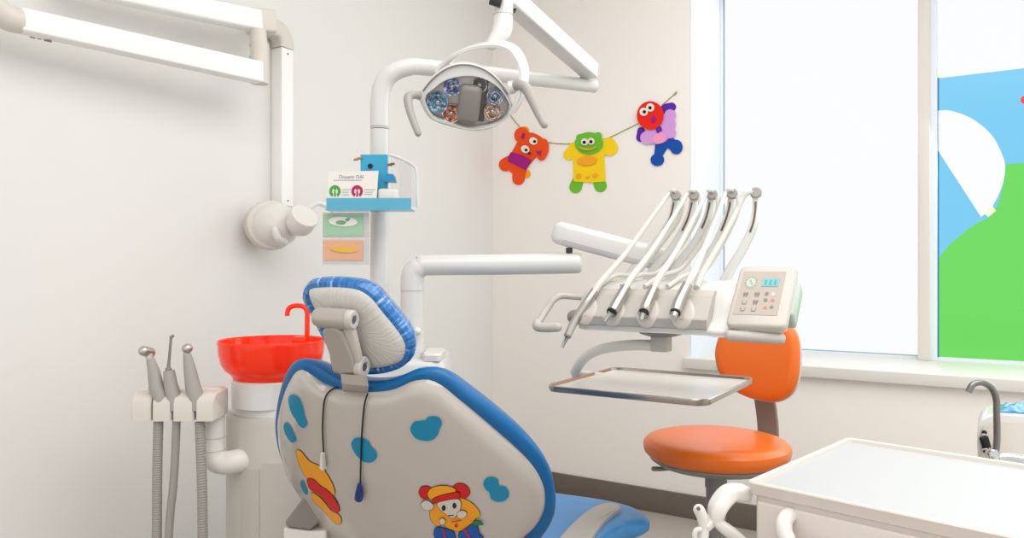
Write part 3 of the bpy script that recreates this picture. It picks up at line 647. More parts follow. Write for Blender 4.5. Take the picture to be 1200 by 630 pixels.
b.rings([tr(.012, -.010), tr(.003, -.008), tr(0, -.003), tr(0, .005), tr(.002, .007), tr(.005, .006), tr(.007, -.001)], cap0=True, cap1=False); b.build('tray_rim', tray_rim, tray)
b = MB(); b.rings([tr(.0065, -.0045), tr(.0065, -.0008), tr(.02, -.0015)]); b.build('tray_plate', tray_in, tray)
# left handle
b = MB(); hpnt = spline([at(688, 349, 1.84), at(672, 347.5, 1.85), at(658, 346.5, 1.85), at(649, 351, 1.84), at(641, 362, 1.83), at(632, 376, 1.81)], 6)
b.tube(hpnt, [.007, .0072, .0085, .0085, .0085, .0085], 14, rnd=True); b.build('side_handle', gray_pl, dl)
b = MB(); b.tube(spline([at(630, 378, 1.81), at(630, 382.5, 1.80), at(640, 383.5, 1.79), at(653, 383, 1.78)], 5), .0115, 16, rnd=True); b.build('handle_grip', gray_pl, dl)
# keypad
kt = math.radians(44)
ku, kv = XA, V((0, math.sin(kt), math.cos(kt))); kn = V((0, -math.cos(kt), math.sin(kt)))
kc = at(892.5, 347, 1.6)
def kp(px, py, n=0):
    r = ray(px, py); l = (kc+kn*n-CAM).dot(kn)/r.dot(kn); q = CAM+r*l-kc; return q.dot(ku), q.dot(kv)
def ks(u, v, n): return kc+ku*u+kv*v+kn*n
cor = [kp(870, 311), kp(934, 311), kp(922, 384), kp(848, 379)]
kw = ((cor[1][0]-cor[0][0])+(cor[2][0]-cor[3][0]))/2; kh = ((cor[0][1]-cor[3][1])+(cor[1][1]-cor[2][1]))/2
ku0 = sum(c[0] for c in cor)/4; kv0 = sum(c[1] for c in cor)/4
ro2 = [V(p) for p in rrect(kw, kh, .012, 5)]
b = MB(); b.rings([[ks(ku0+p.x, kv0+p.y, n) for p in (inset(ro2, a) if a else ro2)] for a, n in ((.012, -.024), (.006, -.018), (0, -.015), (0, -.005), (.0025, -.001), (.005, 0))])
kb = b.build('keypad_case', keypad_m, dl)
b = MB(); b.obox(ks(ku0+.014, kv0+.012, -.04), (kw*.86, kh*.6, .05), ku, kv, kn, .008); b.build('keypad_back', green_gl, dl)
def kq(x0, y0, x1, y1): return kp((x0+x1)/2, (y0+y1)/2), abs(kp(x1, y0)[0]-kp(x0, y0)[0]), abs(kp(x0, y0)[1]-kp(x0, y1)[1])
fc = [kp(871, 318), kp(921.5, 318), kp(911, 370), kp(860, 368)]
fw = ((fc[1][0]-fc[0][0])+(fc[2][0]-fc[3][0]))/2; fh = ((fc[0][1]-fc[3][1])+(fc[1][1]-fc[2][1]))/2; fu = sum(c[0] for c in fc)/4; fv = sum(c[1] for c in fc)/4
b = MB(); b.obox(ks(fu, fv, .0003), (fw, fh, .0014), ku, kv, kn, .0004, 1); b.build('keypad_face', panel_m, kb)
def kz(zx, zy): return kp(830+zx*.2062, 290+zy*.2063)
q = kz(355, 200); b = MB(); b.obox(ks(q[0], q[1], .001), (.0345, .0235, .002), ku, kv, kn); b.build('lcd_screen', lcd_m, kb)
b = MB()
for zx in (328, 355, 382):
    q = kz(zx, 202); b.obox(ks(q[0], q[1], .0022), (.0052, .015, .0003), ku, kv, kn)
    b.obox(ks(q[0], q[1], .0023), (.0018, .004, .0005), ku, kv, kn)
b.build('lcd_digits', lcd_tx, kb)
q = kz(243, 200); b = MB()
for k in range(12):
    a = 2*math.pi*k/12; b.lathe([(.0022, 0), (.0022, .0006)], ks(q[0]+.0125*math.cos(a), q[1]+.0172*math.sin(a), .001), kn, 10)
b.build('dial_dots', icon_gn, kb)
b = MB(); b.prism([ks(q[0]+x, q[1]+y, .001) for x, y in ell(0, 0, .0098, .0135)], kn*.0006); b.build('dial_disc', icon_lt, kb)
b = MB(); b.obox(ks(q[0]+.001, q[1], .0019), (.003, .015, .0004), (ku+kv*.5).normalized(), (kv-ku*.5).normalized(), kn); b.build('dial_hand', icon_gn, kb)
def icon(zx, zy, m, kind):
    q = kz(zx, zy); b = MB()
    if kind == 0:   # tooth shape
        P = [(-.0065, .004), (-.003, .0055), (0, .004), (.003, .0055), (.0065, .004), (.006, -.001), (.004, -.006), (.002, -.006), (0, -.001), (-.002, -.006), (-.004, -.006), (-.006, -.001)]
        b.prism([ks(q[0]+x*.85, q[1]+y*1.2, .001) for x, y in P], kn*.0006)
    elif kind == 1: # cup outline
        b.prism([ks(q[0]+x*.85, q[1]+y*1.2, .001) for x, y in ((-.006, .004), (-.0045, .004), (-.004, -.003), (.004, -.003), (.0045, .004), (.006, .004), (.005, -.005), (-.005, -.005))], kn*.0006)
    elif kind == 2: b.prism([ks(q[0]+x, q[1]+y, .001) for x, y in ell(0, 0, .0042, .0056, 0, 14)], kn*.0006)
    else: b.prism([ks(q[0]+x*.85, q[1]+y*1.2, .001) for x, y in ((-.0045, -.003), (.0045, -.003), (.0045, .001), (0, .005), (-.0045, .001))], kn*.0006)
    b.build('key_symbol', m, kb)
for zx, zy, m, k in ((213, 268, icon_m, 0), (278, 268, icon_m, 0), (205, 312, icon_m, 1), (268, 312, icon_m, 0), (196, 350, icon_m, 1), (258, 352, icon_m, 1), (333, 264, icon_m, 2), (370, 267, icon_lt, 2), (326, 300, icon_m, 2), (366, 302, icon_or, 3), (323, 343, icon_or, 3), (360, 340, icon_m, 3)): icon(zx, zy, m, k)
b = MB(); b.bar(at(849, 392.5, 1.585), at(921, 397, 1.545), .026, .0235, ZA, .0108); b.build('keypad_handle', gray_pl, dl)
b = MB(); b.obox(at(858, 384, 1.64), (.03, .05, .03), XA, YA, ZA, .004); b.obox(at(893, 380, 1.66), (.10, .05, .03), XA, YA, ZA, .006); b.build('keypad_bracket', white_pl, dl)

# whip arms, handpieces
YB = KY+.235
whips = [
    [(792, 229), (790, 243), (784, 261), (766, 287), (742, 316), (730, 330)],
    [(813.5, 229), (811, 243), (805, 262), (790, 288), (768, 314), (757, 330)],
    [(834.5, 228), (832, 243), (827, 260), (815, 284), (795, 310), (784, 330)],
    [(858, 227), (856, 243), (850, 262), (838, 288), (822, 312), (812, 330)],
    [(886, 226), (886.5, 243), (883, 264), (872, 289), (857, 314), (848, 332)]]
for i, w in enumerate(whips):
    b = MB(); pts = spline([onY(x, y, YB+(.02 if y < 250 else .01)) for x, y in w], 6); R = []
    for j, p in enumerate(pts):
        t = (pts[min(j+1, len(pts)-1)]-pts[max(j-1, 0)]).normalized(); sx_ = t.cross(YA).normalized(); f = j/(len(pts)-1); wd = .0075+.004*f
        R.append([p+sx_*x*wd+YA*y*.009 for x, y in ((-1, -.7), (-.7, -1), (.7, -1), (1, -.7), (1, .7), (.7, 1), (-.7, 1), (-1, .7))])
    b.rings(R); arm = b.build('whip_arm', whip_m, dl)
    b = MB(); b.lathe([(.0, -.011), (.011, -.011), (.0135, -.008), (.0135, .008), (.011, .011), (.0, .011)], onY(w[0][0], w[0][1], YB+.015), (.25, -1, .1), 20); b.build('guide_wheel', gray_md, arm)
    b = MB(); s_p = [p-YA*.0095 for p in pts[4:15]]; b.tube(s_p, .0027, 6); b.build('arm_slot', slot_m, arm)
hp_data = [
    ('ultrasonic_scaler', [(658.5, 407), (664.5, 394.5)], [(664.5, 394.5), (674, 375), (688, 354), (697, 341)], (785, 226), 'long slim scaler handpiece hanging in front of the console left end', .062, .0),
    ('air_turbine', [(709, 376.5), (716.5, 366)], [(716.5, 366), (723, 355), (734, 336)], (807, 226), 'second handpiece from the left end of the console, chrome with narrow tip', .062, .01),
    ('straight_handpiece', [(751.5, 374.5), (754, 367)], [(754, 367), (757, 359), (767, 337)], (829, 226), 'third handpiece from the left end of the console, short stubby tip', .062, .012),
    ('air_water_syringe', [(789.5, 371), (791, 367)], [(791, 367), (795, 355), (806, 333)], (852, 225), 'fourth handpiece from the left end of the console, with open round end', .066, .012)]
for i, (nm, tip, bodyp, cap, lab, _, dy) in enumerate(hp_data):
    root = thing('dental_handpiece', onY(bodyp[1][0], bodyp[1][1], KY-.015), lab, 'dental handpiece', 'handpieces on the console')
    yb = KY-.034
    ys = [yb+(.0 if i else .0)+.055*k/(len(bodyp)-1) for k in range(len(bodyp))]
    pts = [onY(x, y, yy) for (x, y), yy in zip(bodyp, ys)]
    b = MB(); b.tube(spline(pts, 4), ([.0085, .0105, .0115, .0105] if i == 0 else [.0112, .0128, .0122]), 16); b.build('handpiece_body', steel, root)
    tp = [onY(*tip[0], yb-.006), onY(*tip[1], yb)]
    b = MB(); b.tube([tp[0], tp[0].lerp(tp[1], .8), tp[1]], [.0046, .006, .0078] if i < 3 else [.0075, .008, .0085], 12); b.build('handpiece_tip', chrome, root)
    b = MB(); b.tube([tp[1], tp[1].lerp(pts[1], .12)], .0122 if i else .009, 16); b.build('end_ring', joint_dark if i else gray_dk, root)
    b = MB(); e = pts[-1]; c = onY(cap[0], cap[1], YB); m1 = e.lerp(c, .5)+V((.0, .0, -.012 if i else -.004))
    dirp = (pts[-1]-pts[-2]).normalized()
    b.tube(spline([e-dirp*.004, e+dirp*.03, e.lerp(c, .4)+ZA*-.006, e.lerp(c, .75)+ZA*-.002, c+XA*-.004+ZA*-.004, c+XA*.006+ZA*.006, c+XA*.016+ZA*.004], 7), [.0095, .0085, .0068, .0058, .0052, .005, .005], 10); b.build('hose', hose_lt, root)
# return hoses: from the wheels down to the back of the console
for i, w in enumerate(whips[:4]):
    xs = [(w[0][0]+(7 if i < 4 else -9), w[0][1]+2)]+[(x+(9-k*1.5 if i < 4 else -9-k*2), y+2) for k, (x, y) in enumerate(w[1:4])]+[(w[4][0]+4, w[4][1]+4), (w[4][0]-22, w[4][1]+12), (w[4][0]-40, w[4][1]+30)]
    yy = [YB-.012]*4+[YB-.03, KY+.11, KY+.062]
    P = [onY(x, y, q) for (x, y), q in zip(xs, yy)]
    zt = zb+.112; P[5] = V((P[5].x, KY+.12, zt+.006)); P[6] = V((P[6].x, KY+.064, zb+.093))
    P[4] = V((P[4].x, P[4].y, max(P[4].z, zt+.01)))
    b = MB(); b.tube(spline(P, 7), .0058, 10); b.build('return_hose', hose_lt, dl)

P = [onY(884, 226, YB+.015), onY(876, 225, YB), onY(869, 234, YB-.005), onY(860, 254, YB-.02), onY(846, 280, YB-.05), onY(831, 305, KY+.14), V((kx(821, KY+.1), KY+.1, zb+.118)), V((kx(816, KY+.06), KY+.06, zb+.092))]
b = MB(); b.tube(spline(P, 7), .0072, 10); b.build('return_hose', hose_lt, dl)
# ------------------------------------------------------------------ garland on the back wall
def G(zx, zy): return (570+zx*.2381, 90+zy*.2381)
def wallpt(p, off): return onY(p[0], p[1], YW-off)
def gp_(b, zpoly, off, th=.003): b.prism([wallpt(G(*p), off) for p in zpoly], (0, -th, 0))
b = MB(); b.tube(spline([wallpt(G(*p), .0025) for p in ((105, 168), (130, 205), (170, 250), (230, 292), (300, 321), (370, 329), (430, 328), (510, 322), (600, 300), (680, 262), (740, 233), (810, 190), (875, 130), (932, 80))], 6), .0024, 8); b.tube([wallpt(G(926, 86), .0045), wallpt(G(935, 75), .0045)], .0045, 8, rnd=True)
tag(b.build('garland_cord', cord_m, origin=wallpt(G(430, 328), .004)), 'thin olive cord strung across the back wall, carrying three felt figures', 'cord')
def felt(name, base, label, parts):
    o = thing(name, wallpt(G(*base), .004), label, 'felt figure', 'felt figures on the garland')
    k = .0003
    for i, (pn, m, polys) in enumerate(parts):
        b = MB()
        for p in polys:
            gp_(b, p, k, .0028); k += .0003
            if pn in ('eye', 'pupil', 'foot', 'hand', 'ear_lining', 'tail'): b.build(pn, m, o); b = MB()
        k += .002
        if len(b.bm.verts): b.build(pn, m, o)
def caps(a, c, r0, r1):
    a, c = V(a), V(c); t = (c-a).normalized(); nn = V((-t.y, t.x)); ang = math.atan2(nn.y, nn.x); o = []
    for k in range(9): q = ang+math.pi*k/8; o.append((a.x+r0*math.cos(q), a.y+r0*math.sin(q)))
    for k in range(9): q = ang+math.pi+math.pi*k/8; o.append((c.x+r1*math.cos(q), c.y+r1*math.sin(q)))
    return o
felt('felt_bear', (150, 400), 'orange felt bear with purple tummy, leftmost figure on the garland', [
    ('tail', f_am, [ell(200, 478, 18, 22), ell(190, 262, 22, 18, 20)]),
    ('body', f_or, [caps((215, 335), (150, 430), 62, 50), caps((150, 405), (95, 432), 34, 33), caps((165, 440), (158, 502), 36, 30)]),
    ('head', f_or, [ell(235, 335, 66, 52, 28), ell(174, 288, 36, 40, 0), ell(276, 358, 30, 55, 10)]),
    ('tummy', f_pu, [[(122, 370), (170, 382), (221, 408), (208, 440), (192, 458), (150, 436), (106, 414), (110, 390)]]),
    ('ear_lining', f_pu, [[(170, 302), (180, 276), (190, 280), (184, 306)], [(245, 362), (258, 368), (270, 360), (268, 388), (250, 380)]]),
    ('eye', f_wh, [ell(232, 316, 20, 18, 30), ell(192, 356, 21, 18, 30)]),
    ('pupil', f_bk, [ell(238, 318, 7), ell(196, 360, 7), ell(212, 376, 7, 5)])])
felt('felt_frog', (505, 420), 'green felt frog in a yellow shirt, middle figure on the garland', [
    ('foot', f_gr, [caps((450, 515), (440, 542), 28, 31), caps((552, 512), (562, 536), 28, 31)]),
    ('shirt', f_ye, [caps((440, 360), (408, 382), 40, 28), caps((560, 345), (612, 350), 40, 36), caps((605, 330), (612, 362), 32, 26), [(430, 340), (575, 330), (582, 430), (586, 515), (510, 520), (430, 514), (428, 430)]]),
    ('head', f_gr, [ell(506, 328, 70, 56), caps((465, 330), (462, 300), 26, 19), caps((545, 320), (550, 290), 26, 18), [(462, 290), (500, 296), (550, 280), (550, 320), (462, 325)]]),
    ('chest_patch', f_am, [ell(497, 412, 49, 24, -4), ell(455, 486, 12, 10), ell(500, 492, 9, 6), ell(536, 484, 12, 10)]),
    ('eye', f_wh, [ell(484, 320, 17), ell(516, 317, 17)]),
    ('pupil', f_bk, [ell(482, 322, 8), ell(515, 319, 8)]),
    ('mouth', f_am, [[(460, 343), (480, 352), (510, 354), (540, 342), (542, 347), (512, 361), (480, 359), (459, 349)]])])
felt('felt_sheep', (850, 280), 'red faced felt sheep in blue trousers, rightmost figure on the garland', [
    ('hand', f_vi, [caps((885, 158), (912, 148), 26, 22), caps((762, 265), (758, 300), 18, 20)]),
    ('trousers', f_bl, [caps((872, 310), (848, 380), 38, 22), ell(842, 408, 33, 31), caps((890, 315), (925, 340), 30, 26), ell(935, 345, 31, 36)]),
    ('fleece', f_la, [ell(885, 240, 46, 60, 10), ell(905, 188, 28), ell(845, 285, 60, 46, -15), ell(792, 300, 34, 32), ell(905, 275, 28)]),
    ('tummy', f_pi, [ell(852, 302, 34, 26, -20)]),
    ('collar', f_vi, [[(832, 252), (858, 242), (866, 262), (842, 278)]]),
    ('face', f_re, [ell(807, 190, 66, 70)]),
    ('mouth', f_pu, [[(808, 205), (824, 190), (838, 204), (832, 224), (816, 228)]]),
    ('eye', f_wh, [ell(775, 172, 20), ell(807, 151, 20)]),
    ('pupil', f_bk, [ell(778, 172, 8), ell(806, 152, 8)])])

# ------------------------------------------------------------------ patient chair
ca, cr_, cc = math.radians(20.77), math.radians(62.03), .464
CO = plan((426.25-600)*1.5/FPX, 1.5, 1.1-132*1.5/FPX)
CW = plan(math.cos(ca), -math.sin(ca), 0); CFt = plan(math.sin(ca), math.cos(ca), 0)
CT = -CFt*math.cos(cr_)+ZA*math.sin(cr_); CN = -CFt*math.sin(cr_)-ZA*math.cos(cr_)
def cs(w, t, n): return CO+CW*w+CT*t+CN*(n-cc*w*w)
def cproj(px, py, n0=0):
    r = ray(px, py); l = (CO-CAM).dot(CN)/r.dot(CN)
    for _ in range(40):
        def g(l):
            q = CAM+r*l-CO; w = q.dot(CW); return q.dot(CN)-n0+cc*w*w
        v = g(l); dv = (g(l+1e-4)-v)/1e-4; l -= max(-.1, min(.1, v/dv))
    q = CAM+r*l-CO; return V((q.dot(CW), q.dot(CT)))
chair = thing('patient_chair', plan(-.1, 1.9, 0), 'blue and white dental patient chair with stickers on its back shell', 'dental chair')
ob = [(385, 625), (374.6, 607), (362, 587), (349, 571.6), (337, 552), (327.7, 527), (323, 500.5), (325.8, 470), (333.4, 441), (343, 425.7), (354.5, 422), (370, 427.7), (385, 437), (398.6, 443), (416, 447), (431, 447.6), (450, 446.8), (469.5, 441), (485, 434.2), (500, 432), (510.5, 433), (521, 437), (531.4, 443.9), (545, 455.4), (562.8, 468.3), (580, 481.5), (597.7, 496), (615, 512), (629, 527), (639.6, 542), (646.6, 558), (650, 574), (650.8, 588), (649.4, 602), (643.8, 616), (634.4, 630)]
O2 = [cproj(*p) for p in ob]+[V((.25, -.48)), V((.20, -.54)), V((.1, -.57)), V((0, -.575)), V((-.1, -.57)), V((-.19, -.55)), V((-.24, -.53))]
iw = [(327, 485), (331.5, 465), (337.5, 449), (346, 435.5), (355, 432), (366, 438), (377.5, 448.3), (393, 454.5), (412, 457.6), (435, 458), (458, 456), (473, 450), (485, 445), (500, 443.2), (510, 445.6), (521, 452), (535, 464), (552, 478.3), (570, 493.8), (587, 508.8), (604.7, 524), (622, 541), (632, 555), (638.5, 571), (639.5, 588), (636.4, 602), (628.4, 616), (614.4, 630)]
I2 = [cproj(p[0], p[1], .008) for p in iw]+[V((.235, -.46)), V((.19, -.52)), V((.1, -.55)), V((0, -.555)), V((-.1, -.55)), V((-.19, -.53)), V((-.245, -.49)), V((-.275, -.43)), cproj(362, 587, .008), cproj(349, 571.6, .008), cproj(336.5, 550, .008), cproj(329, 522, .008), cproj(326.5, 500, .008)]
Oo = resample(spline(O2, 6, True), 150); Ii = resample(spline(I2, 6, True), 150)
b = MB(); b.pillow(Oo, cs, [(.035, .004), (.016, .010), (.006, .008), (.0012, .003), (0, -.003), (.004, -.014), (.012, -.03), (.022, -.045), (.036, -.056), (.05, -.06)], dome1=-.004); b.build('back_cushion', blue_vinyl, chair)
b = MB(); b.pillow(Ii, cs, [(.02, -.01), (0, -.006), (0, .006), (.002, .013), (.006, .020), (.0125, .0265), (.02, .0305), (.028, .0325)], dome1=.0075)
shell = b.build('back_shell', shell_m, chair)
me = shell.data; bv = BVHTree.FromPolygons([v.co+WOFF[shell.name] for v in me.vertices], [tuple(p.vertices) for p in me.polygons])
def hit(px, py, off=.0012):
    r = ray(px, py).normalized(); h = bv.ray_cast(CAM, r)
    if h[0] is None: 
        q = bv.find_nearest(CAM+r*1.6); return q[0]-r*off
    n = h[1]; n = n if n.dot(r) < 0 else -n
    return h[0]+n*off-r*off*.3
def decal(b, poly, off=.0012, cuts=2):
    tb = bmesh.new(); vs = [tb.verts.new((x, y, 0)) for x, y in poly]; 
    es = [tb.edges.new((vs[i], vs[(i+1) % len(vs)])) for i in range(len(vs))]
    bmesh.ops.triangle_fill(tb, use_beauty=True, use_dissolve=False, edges=es)
    for _ in range(cuts):
        bmesh.ops.subdivide_edges(tb, edges=[e for e in tb.edges if e.calc_length() > 4], cuts=1, use_grid_fill=False)
        bmesh.ops.triangulate(tb, faces=tb.faces[:])
    for v in tb.verts: v.co = hit(v.co.x, v.co.y, off)
    b.merge(tb)
def sm(poly, n=5): return [tuple(p) for p in spline([V(p) for p in poly], n, True)]
def Z1(zx, zy): return (320+zx*.3833, 420+zy*.3833)
def Z2(zx, zy): return (470+zx*.127, 550+zy*.127)
clouds = [sm([Z1(*p) for p in ((48, 122), (60, 108), (80, 118), (92, 145), (98, 175), (105, 195), (96, 211), (82, 205), (70, 185), (55, 160))]),
          sm([Z1(*p) for p in ((33, 205), (42, 194), (55, 207), (66, 230), (72, 248), (62, 256), (50, 248), (38, 228))]),
          sm([Z1(*p) for p in ((84, 377), (92, 371), (101, 390), (106, 405), (104, 415), (95, 408), (87, 392))]),
          sm([Z1(*p) for p in ((240, 262), (250, 242), (270, 240), (292, 250), (302, 268), (316, 282), (318, 300), (306, 314), (285, 316), (268, 306), (252, 290))]),
          sm([Z1(*p) for p in ((420, 212), (432, 192), (452, 188), (466, 186), (474, 177), (492, 174), (510, 180), (517, 198), (510, 214), (504, 232), (488, 247), (466, 250), (440, 244), (426, 230))]),
          sm([Z1(*p) for p in ((643, 380), (652, 363), (672, 359), (688, 368), (692, 386), (708, 388), (720, 402), (720, 420), (706, 434), (684, 436), (666, 426), (661, 408), (650, 398))])]
for c_ in clouds:
    ctr = sum((V(p) for p in c_), V((0, 0)))/len(c_)
    b = MB(); decal(b, [tuple(ctr+(V(p)-ctr)*1.06) for p in c_], .0009); b.mi = 1; decal(b, c_, .0014); b.build('cloud_sticker', [st_edge, st_cyan], shell)
# teddy cub sticker with red ears and blue trousers
b = MB(); MS = [st_bk, st_or, st_red, st_wh, st_blue, st_gn]
def lay(i, poly, off, k=1.0): b.mi = i; decal(b, poly, off)
def outl(poly, g=.9):
    P = [V(p) for p in poly]; return [tuple(p) for p in inset(P, -g)]
def both(i, poly, off, g=.55): lay(0, outl(poly, g), off); lay(i, poly, off+.0004)
both(1, sm([Z2(*p) for p in ((330, 300), (420, 270), (560, 262), (650, 300), (715, 370), (728, 420), (690, 445), (660, 480), (560, 560), (440, 540), (390, 500), (340, 515), (285, 470), (268, 400), (285, 330))]), .001)
both(2, sm([Z2(*p) for p in ((168, 200), (190, 156), (235, 148), (275, 165), (285, 205), (265, 250), (220, 266), (182, 245))]), .0012)
both(2, sm([Z2(*p) for p in ((482, 160), (520, 126), (575, 128), (622, 165), (634, 215), (600, 255), (545, 262), (500, 235))]), .0012)
both(1, sm([Z2(*p) for p in ((248, 215), (280, 168), (340, 145), (410, 142), (470, 155), (505, 182), (480, 215), (400, 225), (320, 255), (270, 262))]), .0020)
both(2, sm([Z2(*p) for p in ((290, 268), (360, 232), (440, 212), (500, 200), (540, 205), (535, 250), (470, 262), (380, 282), (325, 300))]), .0028)
both(3, sm([Z2(*p) for p in ((340, 300), (420, 275), (520, 262), (552, 290), (548, 350), (520, 400), (488, 432), (450, 420), (400, 385), (352, 340))]), .0030)
for pp in (((190, 300), (240, 272), (300, 310), (290, 350), (240, 360), (200, 335)), ((528, 378), (570, 366), (608, 385), (590, 425), (540, 434), (520, 405)), ((360, 455), (385, 435), (408, 455), (398, 490), (370, 488))): both(3, sm([Z2(*p) for p in pp]), .0036, .4)
for x0, y0 in ((398, 340), (497, 318)): lay(0, sm([Z2(x0+18*math.cos(a), y0+26*math.sin(a)) for a in [k*math.pi/5 for k in range(10)]], 2), .0046)
lay(0, [Z2(*p) for p in ((440, 404), (490, 402), (492, 410), (442, 412))], .0046)
both(4, sm([Z2(*p) for p in ((312, 545), (340, 522), (400, 530), (480, 560), (500, 600), (495, 660), (380, 690), (330, 640), (308, 590))]), .0030)
both(4, sm([Z2(*p) for p in ((535, 580), (580, 545), (640, 505), (690, 500), (715, 540), (722, 580), (756, 610), (740, 660), (640, 690), (550, 650))]), .0030)
lay(2, [Z2(*p) for p in ((385, 540), (400, 540), (420, 610), (405, 620))], .0042); lay(2, [Z2(*p) for p in ((578, 542), (594, 536), (650, 620), (634, 630))], .0042)
lay(2, [Z2(*p) for p in ((470, 462), (560, 448), (562, 456), (474, 472))], .0046); lay(2, [Z2(*p) for p in ((500, 490), (522, 488), (526, 515), (502, 518))], .0046)
both(5, sm([Z2(*p) for p in ((665, 470), (700, 455), (745, 470), (760, 490), (720, 498), (680, 495))]), .0044, .3)
b.build('bear_sticker', MS, shell)
# yellow and red flower sticker on the flank (plain stand-in)
b = MB()
both(1, sm([Z1(*p) for p in ((72, 282), (84, 280), (98, 296), (112, 312), (132, 322), (152, 332), (166, 352), (184, 385), (190, 412), (176, 414), (168, 405), (150, 388), (120, 378), (96, 352), (80, 318))]), .001, .5)
both(2, sm([Z1(*p) for p in ((106, 368), (124, 366), (146, 386), (172, 404), (194, 432), (204, 460), (190, 468), (170, 444), (140, 412), (114, 396))]), .0018, .5)
both(1, sm([Z1(*p) for p in ((118, 408), (140, 420), (160, 440), (178, 462), (200, 474), (210, 492), (204, 506), (186, 498), (168, 478), (150, 456), (128, 438))]), .001, .5)
b.build('leaf_sticker', MS, shell)
# pull cords
b = MB(); b.tube([hit(x, y, .004) for x, y in [tuple(p) for p in spline([V(p) for p in ((398, 455), (390, 457), (383, 464), (380.5, 476), (379.5, 500), (380.5, 528))], 6)]], .0017, 8); c1 = b.build('pull_cord', cord_bk, chair)
b = MB(); b.tube([hit(380.5, 528, .007), hit(380.8, 546, .007)], [.0045, .0075], 4); b.build('toggle', white_pl, c1)
b = MB(); b.tube([hit(x, y, .004) for x, y in [tuple(p) for p in spline([V(p) for p in ((432, 462), (429, 471), (427, 484), (425, 510), (424, 540), (423.5, 566))], 6)]], .0017, 8); c2 = b.build('pull_cord', cord_bk, chair)
b = MB(); b.tube([hit(423.5, 564, .008), hit(423.3, 571, .008), hit(423, 580, .008)], [.004, .0075, .0095], 12, rnd=True); tag(b.build('toggle', tog_bl, c2), 'blue cord toggle')
# headrest
hr_, hcv = math.radians(66), .6
HO = at(424, 384, 1.475)
HT = -CFt*math.cos(hr_)+ZA*math.sin(hr_); HN = -CFt*math.sin(hr_)-ZA*math.cos(hr_)
def hs2(w, t, n): return HO+CW*w+HT*t+HN*(n-hcv*w*w)
def hproj(px, py, n0=0):
    r = ray(px, py); l = (HO-CAM).dot(HN)/r.dot(HN)
    for _ in range(30):
        def g(l):
            q = CAM+r*l-HO; w = q.dot(CW); return q.dot(HN)-n0+hcv*w*w
        v = g(l); dv = (g(l+1e-4)-v)/1e-4; l -= max(-.1, min(.1, v/dv))
    q = CAM+r*l-HO; return V((q.dot(CW), q.dot(HT)))
ho_ = [(356.5, 345), (359, 333.5), (368, 326.5), (385.7, 324.7), (406, 325.7), (423.8, 329), (439, 337), (451.7, 350.6), (464.4, 365.8), (477, 381), (484.7, 393.8), (487, 406.4), (483.4, 419), (472, 429.3), (456.7, 434.9), (441.5, 437), (425, 436), (408, 430), (392, 413), (378, 389), (368, 369), (361, 356)]
hi_ = [(361.6, 343), (366, 338.4), (385.7, 337.2), (406, 338.2), (421, 341.7), (434, 350.6), (446.6, 366), (459, 381), (469.4, 395), (474, 406.4), (473, 416.6), (467, 424.5), (451.7, 429.8), (436.4, 431.5), (422, 430), (410, 424), (396, 409), (382, 386), (372, 367), (365, 354)]
Ho = resample(spline([hproj(*p) for p in ho_], 6, True), 300); Hi = resample(spline([hproj(*p, .02) for p in hi_], 6, True), 300)
b = MB(); b.pillow(Ho, hs2, [(.03, .010), (.014, .016), (.005, .013), (.001, .006), (0, -.002), (.004, -.014), (.012, -.03), (.022, -.045), (.034, -.055), (.045, -.06)]); hcush = b.build('headrest_cushion', film_blue_rim, chair)
rs = random.Random(4); sv = [0]*300; k = 0
while k < 300:
    wd = rs.choice((1, 1, 2)); a = rs.choice((1, .6, .8, .4))
    for q in range(wd):
        if k+q < 300: sv[k+q] = a
    k += wd+rs.choice((2, 3, 4, 6))
sv = [(sv[k-1]+2*sv[k]+sv[(k+1) % 300])/4 for k in range(300)]
sa = hcush.data.attributes.new('streak', 'FLOAT', 'POINT')
for vi in range(len(hcush.data.vertices)): sa.data[vi].value = sv[vi % 300]
b = MB(); b.pillow(Hi, hs2, [(.015, .004), (.001, .012), (.0, .018), (.004, .024), (.012, .028), (.025, .031)], dome1=.004); hb_ = b.build('headrest_back', head_white, hcush)
sa = hb_.data.attributes.new('streak', 'FLOAT', 'POINT')
for vi in range(len(hb_.data.vertices)): sa.data[vi].value = sv[vi % 300]
# bracket
def hb(px, py, n): q = hproj(px, py, n); return hs2(q.x, q.y, n)
pu = hb(394, 373, .06); axw = (CW*1.0+HT*-.05).normalized()
b = MB(); b.tube([pu-axw*.034, pu+axw*.026], .0195, 24); b.build('pivot_barrel', bracket_m, chair)
def knob(c, r, nm):
    b = MB(); b.lathe([(r*.9, -.004), (r, 0), (r, .010), (r*.86, .0135), (r*.5, .0135), (r*.45, .011), (0.0, .011)], c, axw, 28); k_ = b.build(nm, knob_m, chair)
    b = MB(); b.lathe([(r*.42, .0105), (r*.42, .0122), (r*.1, .0122)], c, axw, 6); b.build('hex_socket', knob_in, k_)
knob(pu+axw*.026, .0185, 'pivot_knob'); 
b = MB(); b.lathe([(.0175, 0), (.0185, .004), (.016, .010)], pu-axw*.034, -axw, 24); b.build('barrel_cap', bracket_m, chair)
plp = [(376, 388), (381, 384), (390, 383), (399, 388), (404, 398), (412, 418), (417, 438), (398, 440), (389, 434), (386, 424), (385, 416), (379, 400)]
b = MB(); P3 = [hb(x, y, .075) for x, y in plp]; b.prism(P3, -HN*.035); bo = b.build('bracket_plate', plate_m, chair)
md = bo.modifiers.new('bevel', 'BEVEL'); md.width = .006; md.segments = 3
b = MB(); b.bar(hb(408, 378, .06), hb(419, 424, .06), .022, .016, HN, .004); b.build('bracket_link', gray_pl, chair)
pl_ = hb(421, 429, .055)
knob(pl_, .0205, 'pivot_knob')
b = MB(); b.tube([pl_-axw*.05, pl_+axw*.0], .017, 20); b.build('pivot_barrel', bracket_m, chair)
b = MB()
n_ = .05
